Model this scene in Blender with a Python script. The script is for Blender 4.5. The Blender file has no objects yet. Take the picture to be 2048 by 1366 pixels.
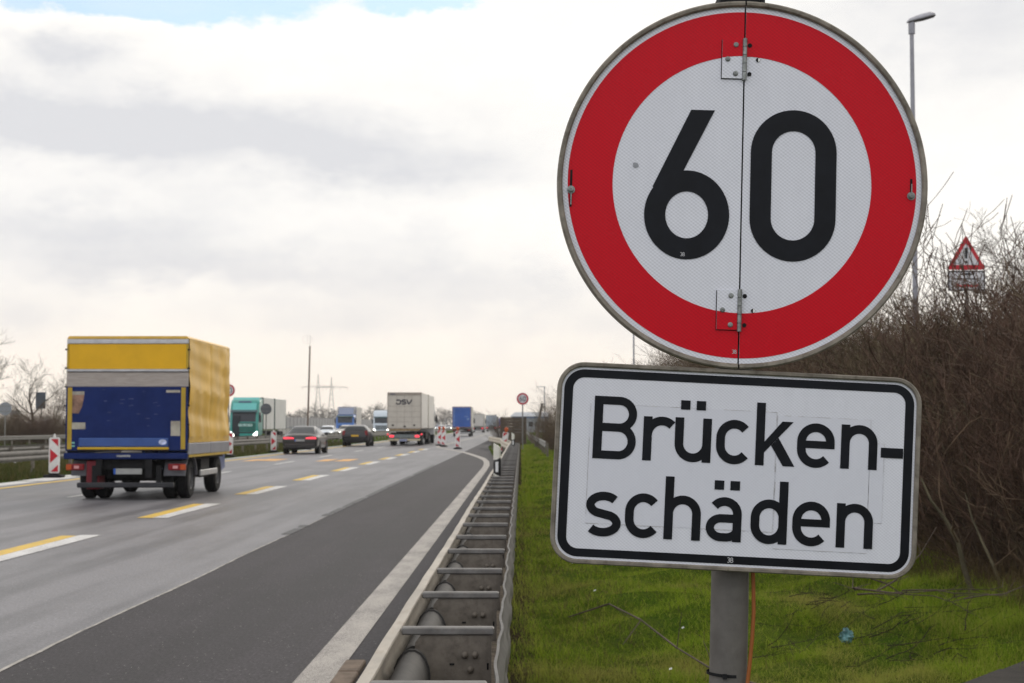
import bpy, math, random
import numpy as np
from mathutils import Vector, Matrix

R = math.radians
rng = np.random.default_rng(7)
random.seed(7)
scene = bpy.context.scene
COL = scene.collection

# ------------------------------------------------------------------ camera
cd = bpy.data.cameras.new('camera')
cam = bpy.data.objects.new('camera', cd)
COL.objects.link(cam)
cam.location = (0, 0, 1.52)
cam.rotation_euler = (R(90 + 3.0347), 0, R(0.3274))
cd.sensor_width = 36.0
cd.lens = 36.0 * 3150 / 2048
cd.clip_start = 0.05
cd.clip_end = 6000
cd.dof.use_dof = True
cd.dof.focus_distance = 3.22
cd.dof.aperture_fstop = 14.5
cd.dof.aperture_blades = 9
scene.camera = cam

# ------------------------------------------------------------------ world
SUN_AZ, SUN_EL = R(24), R(27)


class NB:
    """tiny node builder"""
    def __init__(self, nt):
        self.nt = nt
        self.n = nt.nodes
        self.l = nt.links

    def node(self, t, **kw):
        nd = self.n.new(t)
        for k, v in kw.items():
            setattr(nd, k, v)
        return nd

    def put(self, sock, v):
        if hasattr(v, 'node'):
            self.l.new(v, sock)
        elif v is not None:
            sock.default_value = v

    def m(self, op, a, b=None, c=None, clamp=False):
        nd = self.node('ShaderNodeMath', operation=op, use_clamp=clamp)
        self.put(nd.inputs[0], a)
        self.put(nd.inputs[1], b)
        self.put(nd.inputs[2], c)
        return nd.outputs[0]

    def mix(self, f, a, b, bt='MIX'):
        nd = self.node('ShaderNodeMix', data_type='RGBA', blend_type=bt)
        self.put(nd.inputs[0], f)
        self.put(nd.inputs[6], a if hasattr(a, 'node') else (*a, 1))
        self.put(nd.inputs[7], b if hasattr(b, 'node') else (*b, 1))
        return nd.outputs[2]

    def noise(self, vec, scale, detail=4, rough=0.55, dist=0.0):
        nd = self.node('ShaderNodeTexNoise')
        self.put(nd.inputs['Vector'], vec)
        nd.inputs['Scale'].default_value = scale
        nd.inputs['Detail'].default_value = detail
        nd.inputs['Roughness'].default_value = rough
        nd.inputs['Distortion'].default_value = dist
        return nd.outputs[0]

    def mapping(self, vec, scale=(1, 1, 1), loc=(0, 0, 0), rot=(0, 0, 0)):
        nd = self.node('ShaderNodeMapping')
        self.put(nd.inputs[0], vec)
        nd.inputs[1].default_value = loc
        nd.inputs[2].default_value = rot
        nd.inputs[3].default_value = scale
        return nd.outputs[0]

    def ramp(self, f, lo, hi):
        nd = self.node('ShaderNodeMapRange')
        nd.interpolation_type = 'SMOOTHSTEP'
        self.put(nd.inputs[0], f)
        nd.inputs[1].default_value = lo
        nd.inputs[2].default_value = hi
        return nd.outputs[0]


def build_world():
    w = bpy.data.worlds.new('World')
    scene.world = w
    w.use_nodes = True
    nt = w.node_tree
    nt.nodes.clear()
    b = NB(nt)
    out = b.node('ShaderNodeOutputWorld')
    sky = b.node('ShaderNodeTexSky', sky_type='NISHITA')
    sky.sun_disc = False
    sky.sun_elevation = SUN_EL
    sky.sun_rotation = SUN_AZ
    sky.air_density = 1.2
    sky.dust_density = 0.2
    sky.ozone_density = 2.0
    bg_sky = b.node('ShaderNodeBackground')
    b.l.new(sky.outputs[0], bg_sky.inputs[0])
    bg_sky.inputs[1].default_value = 0.15
    tc = b.node('ShaderNodeTexCoord')
    d = tc.outputs['Generated']
    sp = b.node('ShaderNodeSeparateXYZ')
    b.l.new(d, sp.inputs[0])
    x, y, z = sp.outputs
    # ragged edges: the angles are pushed about by noise
    st = b.mapping(d, (1, 1, 2.6))
    n1 = b.noise(st, 7.0, 6, 0.6)
    n2 = b.noise(b.mapping(d, (1, 1, 2.6), (3.1, 7.7, 1.3)), 8.0, 6, 0.6)
    n3 = b.noise(b.mapping(d, (1, 1, 3.2), (9.1, 2.7, 5.3)), 4.2, 7, 0.58)
    az = b.m('ADD', b.m('ARCTAN2', x, y), b.m('MULTIPLY', b.m('SUBTRACT', n1, .5), .12))
    el = b.m('ADD', b.m('ARCSINE', z), b.m('MULTIPLY', b.m('SUBTRACT', n2, .5), .055))
    n5 = b.noise(b.mapping(d, (1, 1, 1.6), (1.7, 4.2, 8.8)), 34, 6, .6)
    n6 = b.noise(b.mapping(d, (1, 1, 1.6), (6.2, .4, 2.9)), 38, 6, .6)
    az = b.m('ADD', az, b.m('MULTIPLY', b.m('SUBTRACT', n5, .5), .05))
    el = b.m('ADD', el, b.m('MULTIPLY', b.m('SUBTRACT', n6, .5), .026))

    def blob(a, e, sa, se, amt):
        da = b.m('MULTIPLY', b.m('SUBTRACT', az, a), 1 / sa)
        de = b.m('MULTIPLY', b.m('SUBTRACT', el, e), 1 / se)
        q = b.m('ADD', b.m('MULTIPLY', da, da), b.m('MULTIPLY', de, de))
        return b.m('MULTIPLY', b.m('EXPONENT', b.m('MULTIPLY', q, -1.0)), amt)

    def P(px, py, sx, sy, amt):
        return blob((px - 1042) / 3150, (850 - py) / 3150, sx / 3150, sy / 3150, amt)
    greys = [P(20, 262, 420, 78, 1.1), P(520, 290, 460, 95, .72), P(720, 345, 360, 60, .5), P(150, 132, 110, 34, .8),
             P(180, 470, 300, 56, .8), P(400, 545, 480, 42, .7), P(980, 590, 240, 56, .65),
             P(640, 640, 200, 46, .45), P(60, 630, 190, 38, .4), P(1960, 60, 360, 170, .75),
             P(820, 480, 200, 40, .35), P(1300, 660, 260, 40, .3)]
    g = greys[0]
    for q in greys[1:]:
        g = b.m('ADD', g, q)
    # the rest of the overcast has the same broken grey undersides
    gen = b.m('MULTIPLY', b.ramp(n3, .47, .72), .5)
    gen = b.m('MULTIPLY', gen, b.m('ADD', .38, b.m('MULTIPLY', b.ramp(b.m('ARCSINE', z), .26, .5), .62)))
    g = b.m('ADD', g, gen)
    fine = b.noise(b.mapping(d, (1, 1, 2.0)), 24, 8, .62)
    g = b.m('ADD', g, b.m('MULTIPLY', b.m('SUBTRACT', fine, .5), .55))
    g = b.m('MULTIPLY', g, b.m('ADD', .60, b.m('MULTIPLY', b.m('ADD', n2, b.noise(st, 13, 5, .55)), .42)), clamp=True)
    # cream towards the horizon, white higher up
    e0 = b.m('ARCSINE', z)
    warm = b.ramp(e0, -.02, .14)
    white = b.mix(warm, (1.03, .92, .79), (1.05, 1.025, .98))
    grey = b.mix(warm, (.83, .78, .75), (.735, .74, .765))
    c = b.mix(g, white, grey)
    # extra cloud brightness away from the sun, added to light the sign
    sd = (math.sin(SUN_AZ) * math.cos(SUN_EL), math.cos(SUN_AZ) * math.cos(SUN_EL), math.sin(SUN_EL))
    dp = b.node('ShaderNodeVectorMath', operation='DOT_PRODUCT')
    b.l.new(d, dp.inputs[0])
    dp.inputs[1].default_value = sd
    # away from the sun the overcast is cooler
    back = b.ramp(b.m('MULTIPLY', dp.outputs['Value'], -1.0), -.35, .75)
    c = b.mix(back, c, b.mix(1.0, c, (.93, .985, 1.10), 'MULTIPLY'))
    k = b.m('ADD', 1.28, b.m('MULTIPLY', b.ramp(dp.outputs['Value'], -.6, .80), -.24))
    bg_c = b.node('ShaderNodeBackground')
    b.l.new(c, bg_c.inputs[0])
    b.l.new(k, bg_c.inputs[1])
    hole = b.m('ADD', P(330, 2, 330, 58, 2.1), P(880, -4, 105, 50, 1.7))
    hole = b.m('MULTIPLY', b.ramp(hole, .25, .75), b.m('ADD', .42, b.m('MULTIPLY', n1, .6)), clamp=True)
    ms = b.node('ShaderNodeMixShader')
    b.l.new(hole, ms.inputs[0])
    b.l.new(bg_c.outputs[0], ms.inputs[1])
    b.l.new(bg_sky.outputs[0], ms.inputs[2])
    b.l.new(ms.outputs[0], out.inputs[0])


build_world()
sl = bpy.data.lights.new('sun', 'SUN')
sl.energy = 1.1
sl.angle = R(14)
sl.color = (1.0, .93, .82)
sun = bpy.data.objects.new('sun', sl)
COL.objects.link(sun)
sv = Vector((math.sin(SUN_AZ) * math.cos(SUN_EL), math.cos(SUN_AZ) * math.cos(SUN_EL), math.sin(SUN_EL)))
sun.rotation_euler = sv.to_track_quat('Z', 'Y').to_euler()

vs = scene.view_settings
vs.view_transform = 'Standard'
vs.look = 'None'
vs.exposure = 0.0
vs.gamma = 1.0
vs.use_curve_mapping = False
scene.cycles.use_denoising = True
scene.cycles.max_bounces = 5
scene.cycles.diffuse_bounces = 3
scene.cycles.glossy_bounces = 2
scene.cycles.transmission_bounces = 3
scene.cycles.volume_bounces = 0
scene.cycles.transparent_max_bounces = 6
scene.cycles.caustics_reflective = False
scene.cycles.caustics_refractive = False

# ------------------------------------------------------------------ materials
MATS = {}


def mat(name, col, rough=.6, metal=0., var=.12, scale=6., spec=.28, bump=0., bscale=40., emit=0., coat=0., dirt=None, stretch=(1, 1, 1)):
    if name in MATS:
        return MATS[name]
    m = bpy.data.materials.new(name)
    m.use_nodes = True
    b = NB(m.node_tree)
    p = b.n['Principled BSDF']
    tc = b.node('ShaderNodeTexCoord')
    v = b.mapping(tc.outputs['Object'], stretch)
    c = (*col, 1)
    if var > 0:
        n = b.noise(v, scale, 5, .6)
        lo = tuple(max(0, x * (1 - var)) for x in col)
        hi = tuple(x * (1 + var) for x in col)
        c = b.mix(b.ramp(n, .3, .7), lo, hi)
        if dirt:
            dn = b.noise(v, scale * 2.3, 6, .7)
            c = b.mix(b.m('MULTIPLY', b.ramp(dn, .48, .75), dirt[1]), c, dirt[0])
        rr = b.m('ADD', rough - .06, b.m('MULTIPLY', n, .12))
        b.l.new(rr, p.inputs['Roughness'])
        b.l.new(c, p.inputs['Base Color'])
    else:
        p.inputs['Base Color'].default_value = c
        p.inputs['Roughness'].default_value = rough
    p.inputs['Metallic'].default_value = metal
    p.inputs['Specular IOR Level'].default_value = spec
    p.inputs['Coat Weight'].default_value = coat
    p.inputs['Coat Roughness'].default_value = .08
    if bump > 0:
        bn = b.node('ShaderNodeBump')
        bn.inputs['Strength'].default_value = bump
        bn.inputs['Distance'].default_value = .01
        b.l.new(b.noise(v, bscale, 4, .6), bn.inputs['Height'])
        b.l.new(bn.outputs[0], p.inputs['Normal'])
    if emit:
        p.inputs['Emission Color'].default_value = (*col, 1)
        p.inputs['Emission Strength'].default_value = emit
    MATS[name] = m
    return m


def film_mat(name, col, amp, per=.0056, rough=.28, blotch=.05, spec=.2):
    """retroreflective sheeting: a fine diamond weave of micro prisms"""
    m = bpy.data.materials.new(name)
    m.use_nodes = True
    b = NB(m.node_tree)
    p = b.n['Principled BSDF']
    tc = b.node('ShaderNodeTexCoord')
    sp = b.node('ShaderNodeSeparateXYZ')
    b.l.new(tc.outputs['Object'], sp.inputs[0])
    x, _, z = sp.outputs
    k = 2 * math.pi / per
    a1 = b.m('SINE', b.m('MULTIPLY', b.m('ADD', b.m('MULTIPLY', x, .62), b.m('MULTIPLY', z, .78)), k))
    a2 = b.m('SINE', b.m('MULTIPLY', b.m('SUBTRACT', b.m('MULTIPLY', x, .62), b.m('MULTIPLY', z, .78)), k))
    t = b.m('ADD', b.m('MULTIPLY', a1, .6), b.m('MULTIPLY', a2, .35))
    n = b.noise(tc.outputs['Object'], 9, 4, .6)
    n2 = b.noise(b.mapping(tc.outputs['Object'], (14, 1, 2)), 4, 3, .6)
    f = b.m('ADD', 1.0, b.m('MULTIPLY', t, amp))
    f = b.m('MULTIPLY', f, b.m('ADD', 1 - blotch, b.m('MULTIPLY', b.m('ADD', n, n2), blotch)))
    c = b.node('ShaderNodeVectorMath', operation='SCALE')
    c.inputs[0].default_value = col
    b.l.new(f, c.inputs['Scale'])
    b.l.new(c.outputs[0], p.inputs['Base Color'])
    b.l.new(b.m('ADD', rough - .08, b.m('MULTIPLY', n, .16)), p.inputs['Roughness'])
    p.inputs['Specular IOR Level'].default_value = spec
    MATS[name] = m
    return m


def road_mat(name, col, streak, speck=.25, rough=.62, crack=0.):
    m = bpy.data.materials.new(name)
    m.use_nodes = True
    b = NB(m.node_tree)
    p = b.n['Principled BSDF']
    tc = b.node('ShaderNodeTexCoord')
    v = tc.outputs['Object']
    big = b.noise(b.mapping(v, (.9, .022, 1)), 1.6, 5, .6)         # long wear streaks along the lanes
    mid = b.noise(b.mapping(v, (1, .16, 1)), 2.3, 6, .65)
    pat = b.noise(b.mapping(v, (.5, .25, 1)), .6, 4, .55)
    fine = b.noise(v, 95, 3, .7)
    fin2 = b.noise(v, 240, 2, .7)
    # polished wheel tracks
    sp = b.node('ShaderNodeSeparateXYZ')
    b.l.new(v, sp.inputs[0])
    f = b.m('ADD', b.m('MULTIPLY', big, .5), b.m('MULTIPLY', mid, .25))
    f = b.m('ADD', f, b.m('MULTIPLY', pat, .25))
    lo = tuple(c * (1 - streak) for c in col)
    hi = tuple(min(1, c * (1 + streak)) for c in col)
    c = b.mix(b.ramp(f, .42, .58), lo, hi)
    s = b.m('MULTIPLY', b.m('SUBTRACT', fine, .5), speck * 2.2)
    s = b.m('ADD', s, b.m('MULTIPLY', b.m('SUBTRACT', fin2, .5), speck * 2.0))
    s = b.m('ADD', s, b.m('MULTIPLY', b.m('SUBTRACT', b.noise(v, 17, 5, .7), .5), speck * 2.0))
    gr_ = b.noise(b.mapping(v, (1, .3, 1)), 60, 2, .5)
    s = b.m('ADD', s, b.m('MULTIPLY', b.m('SUBTRACT', gr_, .5), speck * 4.5))
    s = b.m('ADD', s, b.m('MULTIPLY', b.ramp(gr_, .66, .76), speck * 3.0))
    s = b.m('ADD', s, b.m('MULTIPLY', b.m('SUBTRACT', b.noise(b.mapping(v, (1, .45, 1)), 2.6, 5, .65), .5), speck * .9))
    sc = b.node('ShaderNodeVectorMath', operation='SCALE')
    b.l.new(c, sc.inputs[0])
    b.l.new(b.m('MAXIMUM', b.m('ADD', 1, s), .2), sc.inputs['Scale'])
    col_o = sc.outputs[0]
    # pale stone chips
    vo = b.node('ShaderNodeTexVoronoi')
    b.l.new(v, vo.inputs['Vector'])
    vo.inputs['Scale'].default_value = 17
    chip = b.m('MULTIPLY', b.m('LESS_THAN', vo.outputs['Distance'], .10), b.m('GREATER_THAN', b.noise(v, 3.1, 3), .5))
    col_o = b.mix(b.m('MULTIPLY', chip, .55), col_o, (.42, .40, .37))
    if crack:
        wv = b.noise(b.mapping(v, (1, .35, 1)), 1.1, 7, .7)
        cr = b.m('LESS_THAN', b.m('ABSOLUTE', b.m('SUBTRACT', wv, .5)), .0022)
        col_o = b.mix(b.m('MULTIPLY', cr, crack), col_o, (.02, .02, .02))
    b.l.new(col_o, p.inputs['Base Color'])
    b.l.new(b.m('ADD', rough - .22, b.m('MULTIPLY', f, .44)), p.inputs['Roughness'])
    p.inputs['Specular IOR Level'].default_value = .34
    bn = b.node('ShaderNodeBump')
    bn.inputs['Strength'].default_value = .35
    bn.inputs['Distance'].default_value = .004
    b.l.new(b.m('ADD', fine, fin2), bn.inputs['Height'])
    b.l.new(bn.outputs[0], p.inputs['Normal'])
    MATS[name] = m
    return m


def paint_mat(name, col, under=(.16, .155, .15), wear=.5):
    m = bpy.data.materials.new(name)
    m.use_nodes = True
    b = NB(m.node_tree)
    p = b.n['Principled BSDF']
    tc = b.node('ShaderNodeTexCoord')
    v = tc.outputs['Object']
    f = b.noise(v, 120, 4, .75)
    g = b.noise(b.mapping(v, (1, .3, 1)), 4, 5, .65)
    w = b.m('MULTIPLY', b.ramp(b.m('ADD', b.m('MULTIPLY', f, .72), b.m('MULTIPLY', g, .28)), .45, .58), wear)
    b.l.new(b.mix(w, col, under), p.inputs['Base Color'])
    p.inputs['Roughness'].default_value = .6
    MATS[name] = m
    return m


def ground_mat():
    m = bpy.data.materials.new('turf_soil')
    m.use_nodes = True
    b = NB(m.node_tree)
    p = b.n['Principled BSDF']
    tc = b.node('ShaderNodeTexCoord')
    v = tc.outputs['Object']
    at = b.node('ShaderNodeAttribute', attribute_name='litter')
    n1 = b.noise(v, 1.3, 6, .65)
    n2 = b.noise(v, 22, 5, .7)
    gr = b.mix(b.ramp(n1, .35, .68), (.04, .075, .006), (.085, .11, .015))
    gr = b.mix(b.ramp(n2, .35, .75), gr, (.035, .05, .014))
    li = b.mix(b.ramp(n2, .3, .7), (.016, .012, .009), (.055, .040, .027))
    f = b.m('ADD', at.outputs['Fac'], b.m('MULTIPLY', b.m('SUBTRACT', n1, .5), .7), clamp=True)
    b.l.new(b.mix(b.ramp(f, .35, .65), gr, li), p.inputs['Base Color'])
    p.inputs['Roughness'].default_value = .9
    p.inputs['Specular IOR Level'].default_value = 0
    bn = b.node('ShaderNodeBump')
    bn.inputs['Strength'].default_value = .7
    bn.inputs['Distance'].default_value = .05
    b.l.new(n2, bn.inputs['Height'])
    b.l.new(bn.outputs[0], p.inputs['Normal'])
    return m


def blade_mat(name, c0, c1, c2):
    m = bpy.data.materials.new(name)
    m.use_nodes = True
    b = NB(m.node_tree)
    p = b.n['Principled BSDF']
    at = b.node('ShaderNodeAttribute', attribute_name='tint')
    tc = b.node('ShaderNodeTexCoord')
    n = b.noise(tc.outputs['Object'], 1.1, 5, .6)
    f = at.outputs['Fac']
    c = b.mix(b.ramp(f, .1, .8), c0, c1)
    c = b.mix(b.m('MULTIPLY', b.ramp(b.m('ADD', b.m('MULTIPLY', f, .5), b.m('MULTIPLY', n, .75)), .6, .9), .6), c, c2)
    n3 = b.noise(tc.outputs['Object'], 2.6, 5, .65)
    n4 = b.noise(b.mapping(tc.outputs['Object'], (1, .55, 1), (5, 2, 0)), .75, 5, .6)
    c = b.mix(b.m('MULTIPLY', b.ramp(n3, .50, .68), .62), c, tuple(q * .45 for q in c0))
    c = b.mix(b.m('MULTIPLY', b.ramp(n4, .50, .66), .62), c, c2)
    b.l.new(c, p.inputs['Base Color'])
    p.inputs['Roughness'].default_value = .7
    p.inputs['Specular IOR Level'].default_value = 0
    tr_ = b.node('ShaderNodeBsdfTranslucent')
    b.l.new(c, tr_.inputs['Color'])
    mx = b.node('ShaderNodeMixShader')
    mx.inputs[0].default_value = .42
    b.l.new(p.outputs[0], mx.inputs[1])
    b.l.new(tr_.outputs[0], mx.inputs[2])
    b.l.new(mx.outputs[0], b.n['Material Output'].inputs[0])
    return m


W_FILM = film_mat('white_sheeting', (.66, .67, .72), .15, blotch=.09)
W_FILM2 = film_mat('white_plate_sheeting', (.66, .67, .72), .09, .0048, blotch=.08)
R_FILM = film_mat('red_sheeting', (.54, .004, .014), .12, spec=.12, blotch=.09)
B_FILM = mat('black_film', (.006, .007, .010), .4, var=.3, scale=14, spec=.16)
GALV = mat('galvanised', (.20, .195, .185), .5, .35, var=.22, scale=18, bump=.12, bscale=70, dirt=((.12, .10, .08), .5))
GALV_D = mat('dull_steel', (.16, .138, .115), .62, .1, var=.3, scale=9, bump=.15, bscale=60, dirt=((.07, .055, .042), .7))
GALV_L = mat('weathered_rail', (.36, .325, .28), .55, .1, var=.2, scale=7, dirt=((.25, .19, .13), .5), stretch=(1, .3, 1))
RIM_M = mat('sign_rim', (.205, .182, .15), .5, .3, var=.28, scale=22, dirt=((.09, .075, .055), .85), bump=.1)
POST_M = mat('sign_post', (.125, .116, .106), .7, .12, var=.16, scale=16, dirt=((.10, .09, .08), .6), bump=.1, bscale=120)
RUBBER = mat('rubber', (.014, .014, .015), .8, var=.25, scale=20, spec=.15)
DARK = mat('chassis_dark', (.012, .012, .013), .7, var=.3, scale=5, dirt=((.03, .027, .025), .5), spec=.15)
GLASS_M = mat('vehicle_glass', (.008, .012, .018), .06, var=0, spec=.45)
RED_L = mat('tail_lamp', (.18, .006, .009), .35, var=0)
RED_LIT = mat('tail_lamp_lit', (1.0, .06, .09), .3, var=0, emit=1.1)
AMBER = mat('amber_lens', (.42, .07, .012), .35, var=0)
HEAD = mat('headlamp_lit', (1.0, .97, .88), .3, var=0, emit=5.0)
WHITE_P = mat('white_paint', (.66, .65, .63), .4, var=.08, scale=2, dirt=((.35, .32, .27), .45))
SILVER = mat('aluminium', (.45, .45, .46), .4, .4, var=.12, scale=6)
PLATE_M = mat('plate_white', (.30, .30, .29), .5, var=.1)
BARK = mat('bark', (.085, .062, .045), .9, var=.35, scale=5, spec=.1)
TWIG = mat('twig_brown', (.10, .068, .045), .85, var=.6, scale=2.2, spec=.1)
TWIG_R = mat('twig_reddish', (.090, .056, .041), .85, var=.6, scale=2.2, spec=.1)
TWIG_O = mat('twig_olive', (.115, .09, .056), .85, var=.5, scale=2.0, spec=.1)
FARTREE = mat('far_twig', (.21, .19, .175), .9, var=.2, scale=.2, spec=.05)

# ------------------------------------------------------------------ mesh helpers


class MB:
    def __init__(self):
        self.v = []
        self.f = []

    def add(self, vs_, fs_):
        o = len(self.v)
        self.v += [tuple(p) for p in vs_]
        self.f += [tuple(i + o for i in q) for q in fs_]
        return self

    def box(self, a, c, rz=0., piv=None):
        x0, y0, z0 = a
        x1, y1, z1 = c
        vv = [(x0, y0, z0), (x1, y0, z0), (x1, y1, z0), (x0, y1, z0), (x0, y0, z1), (x1, y0, z1), (x1, y1, z1), (x0, y1, z1)]
        if rz:
            px, py = piv or ((x0 + x1) / 2, (y0 + y1) / 2)
            cs, sn = math.cos(rz), math.sin(rz)
            vv = [(px + (x - px) * cs - (y - py) * sn, py + (x - px) * sn + (y - py) * cs, z) for x, y, z in vv]
        return self.add(vv, [(0, 3, 2, 1), (4, 5, 6, 7), (0, 1, 5, 4), (1, 2, 6, 5), (2, 3, 7, 6), (3, 0, 4, 7)])

    def bbox(self, a, c, bv=.02):
        """box with all edges chamfered"""
        xs, ys, zs = (a[0], c[0]), (a[1], c[1]), (a[2], c[2])
        vv, idx = [], {}
        for i in (0, 1):
            for j in (0, 1):
                for k in (0, 1):
                    p = (xs[i], ys[j], zs[k])
                    s = (1 - 2 * i, 1 - 2 * j, 1 - 2 * k)
                    for ax in range(3):
                        q = [p[t] + (s[t] * bv if t != ax else 0) for t in range(3)]
                        idx[(i, j, k, ax)] = len(vv)
                        vv.append(q)
        F = []
        def fc(l): F.append(tuple(idx[q] for q in l))
        for s in (0, 1):
            for ax in range(3):
                o = [t for t in range(3) if t != ax]
                ring = []
                for (p, q) in ((0, 0), (1, 0), (1, 1), (0, 1)):
                    key = [0, 0, 0]
                    key[ax] = s
                    key[o[0]] = p
                    key[o[1]] = q
                    ring.append((*key, ax))
                fc(ring)
        for ax in range(3):      # edges parallel to ax
            o = [t for t in range(3) if t != ax]
            for p in (0, 1):
                for q in (0, 1):
                    k0, k1 = [0, 0, 0], [0, 0, 0]
                    for kk, e in ((k0, 0), (k1, 1)):
                        kk[ax] = e
                        kk[o[0]] = p
                        kk[o[1]] = q
                    fc([(*k0, o[0]), (*k1, o[0]), (*k1, o[1]), (*k0, o[1])])
        for i in (0, 1):
            for j in (0, 1):
                for k in (0, 1):
                    fc([(i, j, k, 0), (i, j, k, 1), (i, j, k, 2)])
        return self.add(vv, F)

    def tube(self, pts, r, n=8, cap=True):
        pts = [Vector(p) for p in pts]
        rs = r if isinstance(r, (list, tuple)) else [r] * len(pts)
        rings = []
        prev = None
        for i, p in enumerate(pts):
            d = (pts[min(i + 1, len(pts) - 1)] - pts[max(i - 1, 0)]).normalized()
            if prev is None:
                a = d.orthogonal().normalized()
            else:
                a = (prev - d * prev.dot(d)).normalized()
            prev = a
            bb = d.cross(a)
            rings.append([p + (a * math.cos(t) + bb * math.sin(t)) * rs[i] for t in [2 * math.pi * k / n for k in range(n)]])
        vv = [q for rg in rings for q in rg]
        ff = []
        for i in range(len(pts) - 1):
            for k in range(n):
                ff.append((i * n + k, i * n + (k + 1) % n, (i + 1) * n + (k + 1) % n, (i + 1) * n + k))
        if cap:
            ff.append(tuple(range(n))[::-1])
            ff.append(tuple((len(pts) - 1) * n + k for k in range(n)))
        return self.add(vv, ff)

    def sweep(self, prof, path, closed=False):
        """prof: list of (a, z) side offsets; path: list of (x, y, z, nx, ny) with sideways direction n"""
        n = len(prof)
        vv = []
        for (x, y, z, nx, ny) in path:
            for a, h in prof:
                vv.append((x + nx * a, y + ny * a, z + h))
        ff = []
        for i in range(len(path) - 1):
            for k in range(n if closed else n - 1):
                k2 = (k + 1) % n
                ff.append((i * n + k, i * n + k2, (i + 1) * n + k2, (i + 1) * n + k))
        if closed:
            ff.append(tuple(range(n))[::-1])
            ff.append(tuple((len(path) - 1) * n + k for k in range(n)))
        return self.add(vv, ff)

    def prism(self, poly, a0, a1, axis='y'):
        """extrude a 2D polygon along an axis: axis y -> poly is (x, z); axis x -> poly is (y, z); axis z -> (x, y)"""
        n = len(poly)
        def P(p, a):
            return {'y': (p[0], a, p[1]), 'x': (a, p[0], p[1]), 'z': (p[0], p[1], a)}[axis]
        vv = [P(p, a0) for p in poly] + [P(p, a1) for p in poly]
        ff = [tuple(range(n)), tuple(range(2 * n - 1, n - 1, -1))]
        for k in range(n):
            k2 = (k + 1) % n
            ff.append((k, n + k, n + k2, k2))
        return self.add(vv, ff)

    def flat(self, poly, y=0.):
        """flat polygon in the x-z plane facing -y"""
        return self.add([(p[0], y, p[1]) for p in poly], [tuple(range(len(poly)))])

    def ribbon(self, pts, w, y=0., k=1., off=(0, 0), close=False):
        """stroke of a letter in the x-z plane"""
        n = len(pts)
        L, Rr = [], []
        for i in range(n):
            if close:
                a, c = pts[(i - 1) % n], pts[(i + 1) % n]
            else:
                a, c = pts[max(i - 1, 0)], pts[min(i + 1, n - 1)]
            dx, dy = c[0] - a[0], c[1] - a[1]
            l = math.hypot(dx, dy) or 1
            nx, ny = -dy / l * w / 2, dx / l * w / 2
            L.append(((pts[i][0] + nx) * k + off[0], y, (pts[i][1] + ny) * k + off[1]))
            Rr.append(((pts[i][0] - nx) * k + off[0], y, (pts[i][1] - ny) * k + off[1]))
        m = n if close else n - 1
        return self.add(L + Rr, [(i, n + i, n + (i + 1) % n, (i + 1) % n) for i in range(m)])

    def lathe(self, prof, n=20, axis='y', c=(0, 0, 0)):
        """prof: (r, a) pairs about an axis"""
        vv = []
        for r_, a in prof:
            for k in range(n):
                t = 2 * math.pi * k / n
                p, q = r_ * math.cos(t), r_ * math.sin(t)
                vv.append({'y': (c[0] + p, c[1] + a, c[2] + q), 'x': (c[0] + a, c[1] + p, c[2] + q), 'z': (c[0] + p, c[1] + q, c[2] + a)}[axis])
        ff = []
        for i in range(len(prof) - 1):
            for k in range(n):
                ff.append((i * n + k, i * n + (k + 1) % n, (i + 1) * n + (k + 1) % n, (i + 1) * n + k))
        return self.add(vv, ff)

    def mesh(self, name, m=None, smooth=None):
        me = bpy.data.meshes.new(name)
        me.from_pydata(self.v, [], self.f)
        me.update()
        if m:
            me.materials.append(m)
        if smooth is not None:
            me.polygons.foreach_set('use_smooth', [True] * len(me.polygons))
            me.set_sharp_from_angle(angle=R(smooth))
        return me


def fix_normals(me):
    import bmesh
    bm = bmesh.new()
    bm.from_mesh(me)
    bmesh.ops.recalc_face_normals(bm, faces=bm.faces)
    bm.to_mesh(me)
    bm.free()


def link(name, me, parent=None, loc=(0, 0, 0), rot=(0, 0, 0), scale=1.):
    o = bpy.data.objects.new(name, me)
    COL.objects.link(o)
    o.location = loc
    o.rotation_euler = rot
    if scale != 1.:
        o.scale = (scale,) * 3 if isinstance(scale, (int, float)) else scale
    if parent:
        o.parent = parent
    return o


def obj(name, mb, m, parent=None, loc=(0, 0, 0), rot=(0, 0, 0), smooth=None, fix=True):
    me = mb.mesh(name, m, None)
    if fix:
        fix_normals(me)
    if smooth is not None:
        me.polygons.foreach_set('use_smooth', [True] * len(me.polygons))
        me.set_sharp_from_angle(angle=R(smooth))
    return link(name, me, parent, loc, rot)


def tag(o, label=None, cat=None, group=None, kind=None):
    if label:
        o['label'] = label
    if cat:
        o['category'] = cat
    if group:
        o['group'] = group
    if kind:
        o['kind'] = kind
    return o


def empty(name, loc, label, cat, group=None, rz=0.):
    o = bpy.data.objects.new(name, None)
    COL.objects.link(o)
    o.location = loc
    o.rotation_euler = (0, 0, rz)
    o.empty_display_size = .2
    return tag(o, label, cat, group)


def kids(o):
    return [c for c in COL.objects if c.parent == o]


def copy_tree(o, parent=None):
    c = o.copy()
    COL.objects.link(c)
    c.parent = parent
    for ch in kids(o):
        copy_tree(ch, c)
    return c


def arc(cx, cy, rx, ry, a0, a1, n=14):
    return [(cx + rx * math.cos(R(a0 + (a1 - a0) * i / n)), cy + ry * math.sin(R(a0 + (a1 - a0) * i / n))) for i in range(n + 1)]


def rrect(x0, z0, x1, z1, r, n=7):
    return arc(x1 - r, z1 - r, r, r, 0, 90, n) + arc(x0 + r, z1 - r, r, r, 90, 180, n) + arc(x0 + r, z0 + r, r, r, 180, 270, n) + arc(x1 - r, z0 + r, r, r, 270, 360, n)


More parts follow.
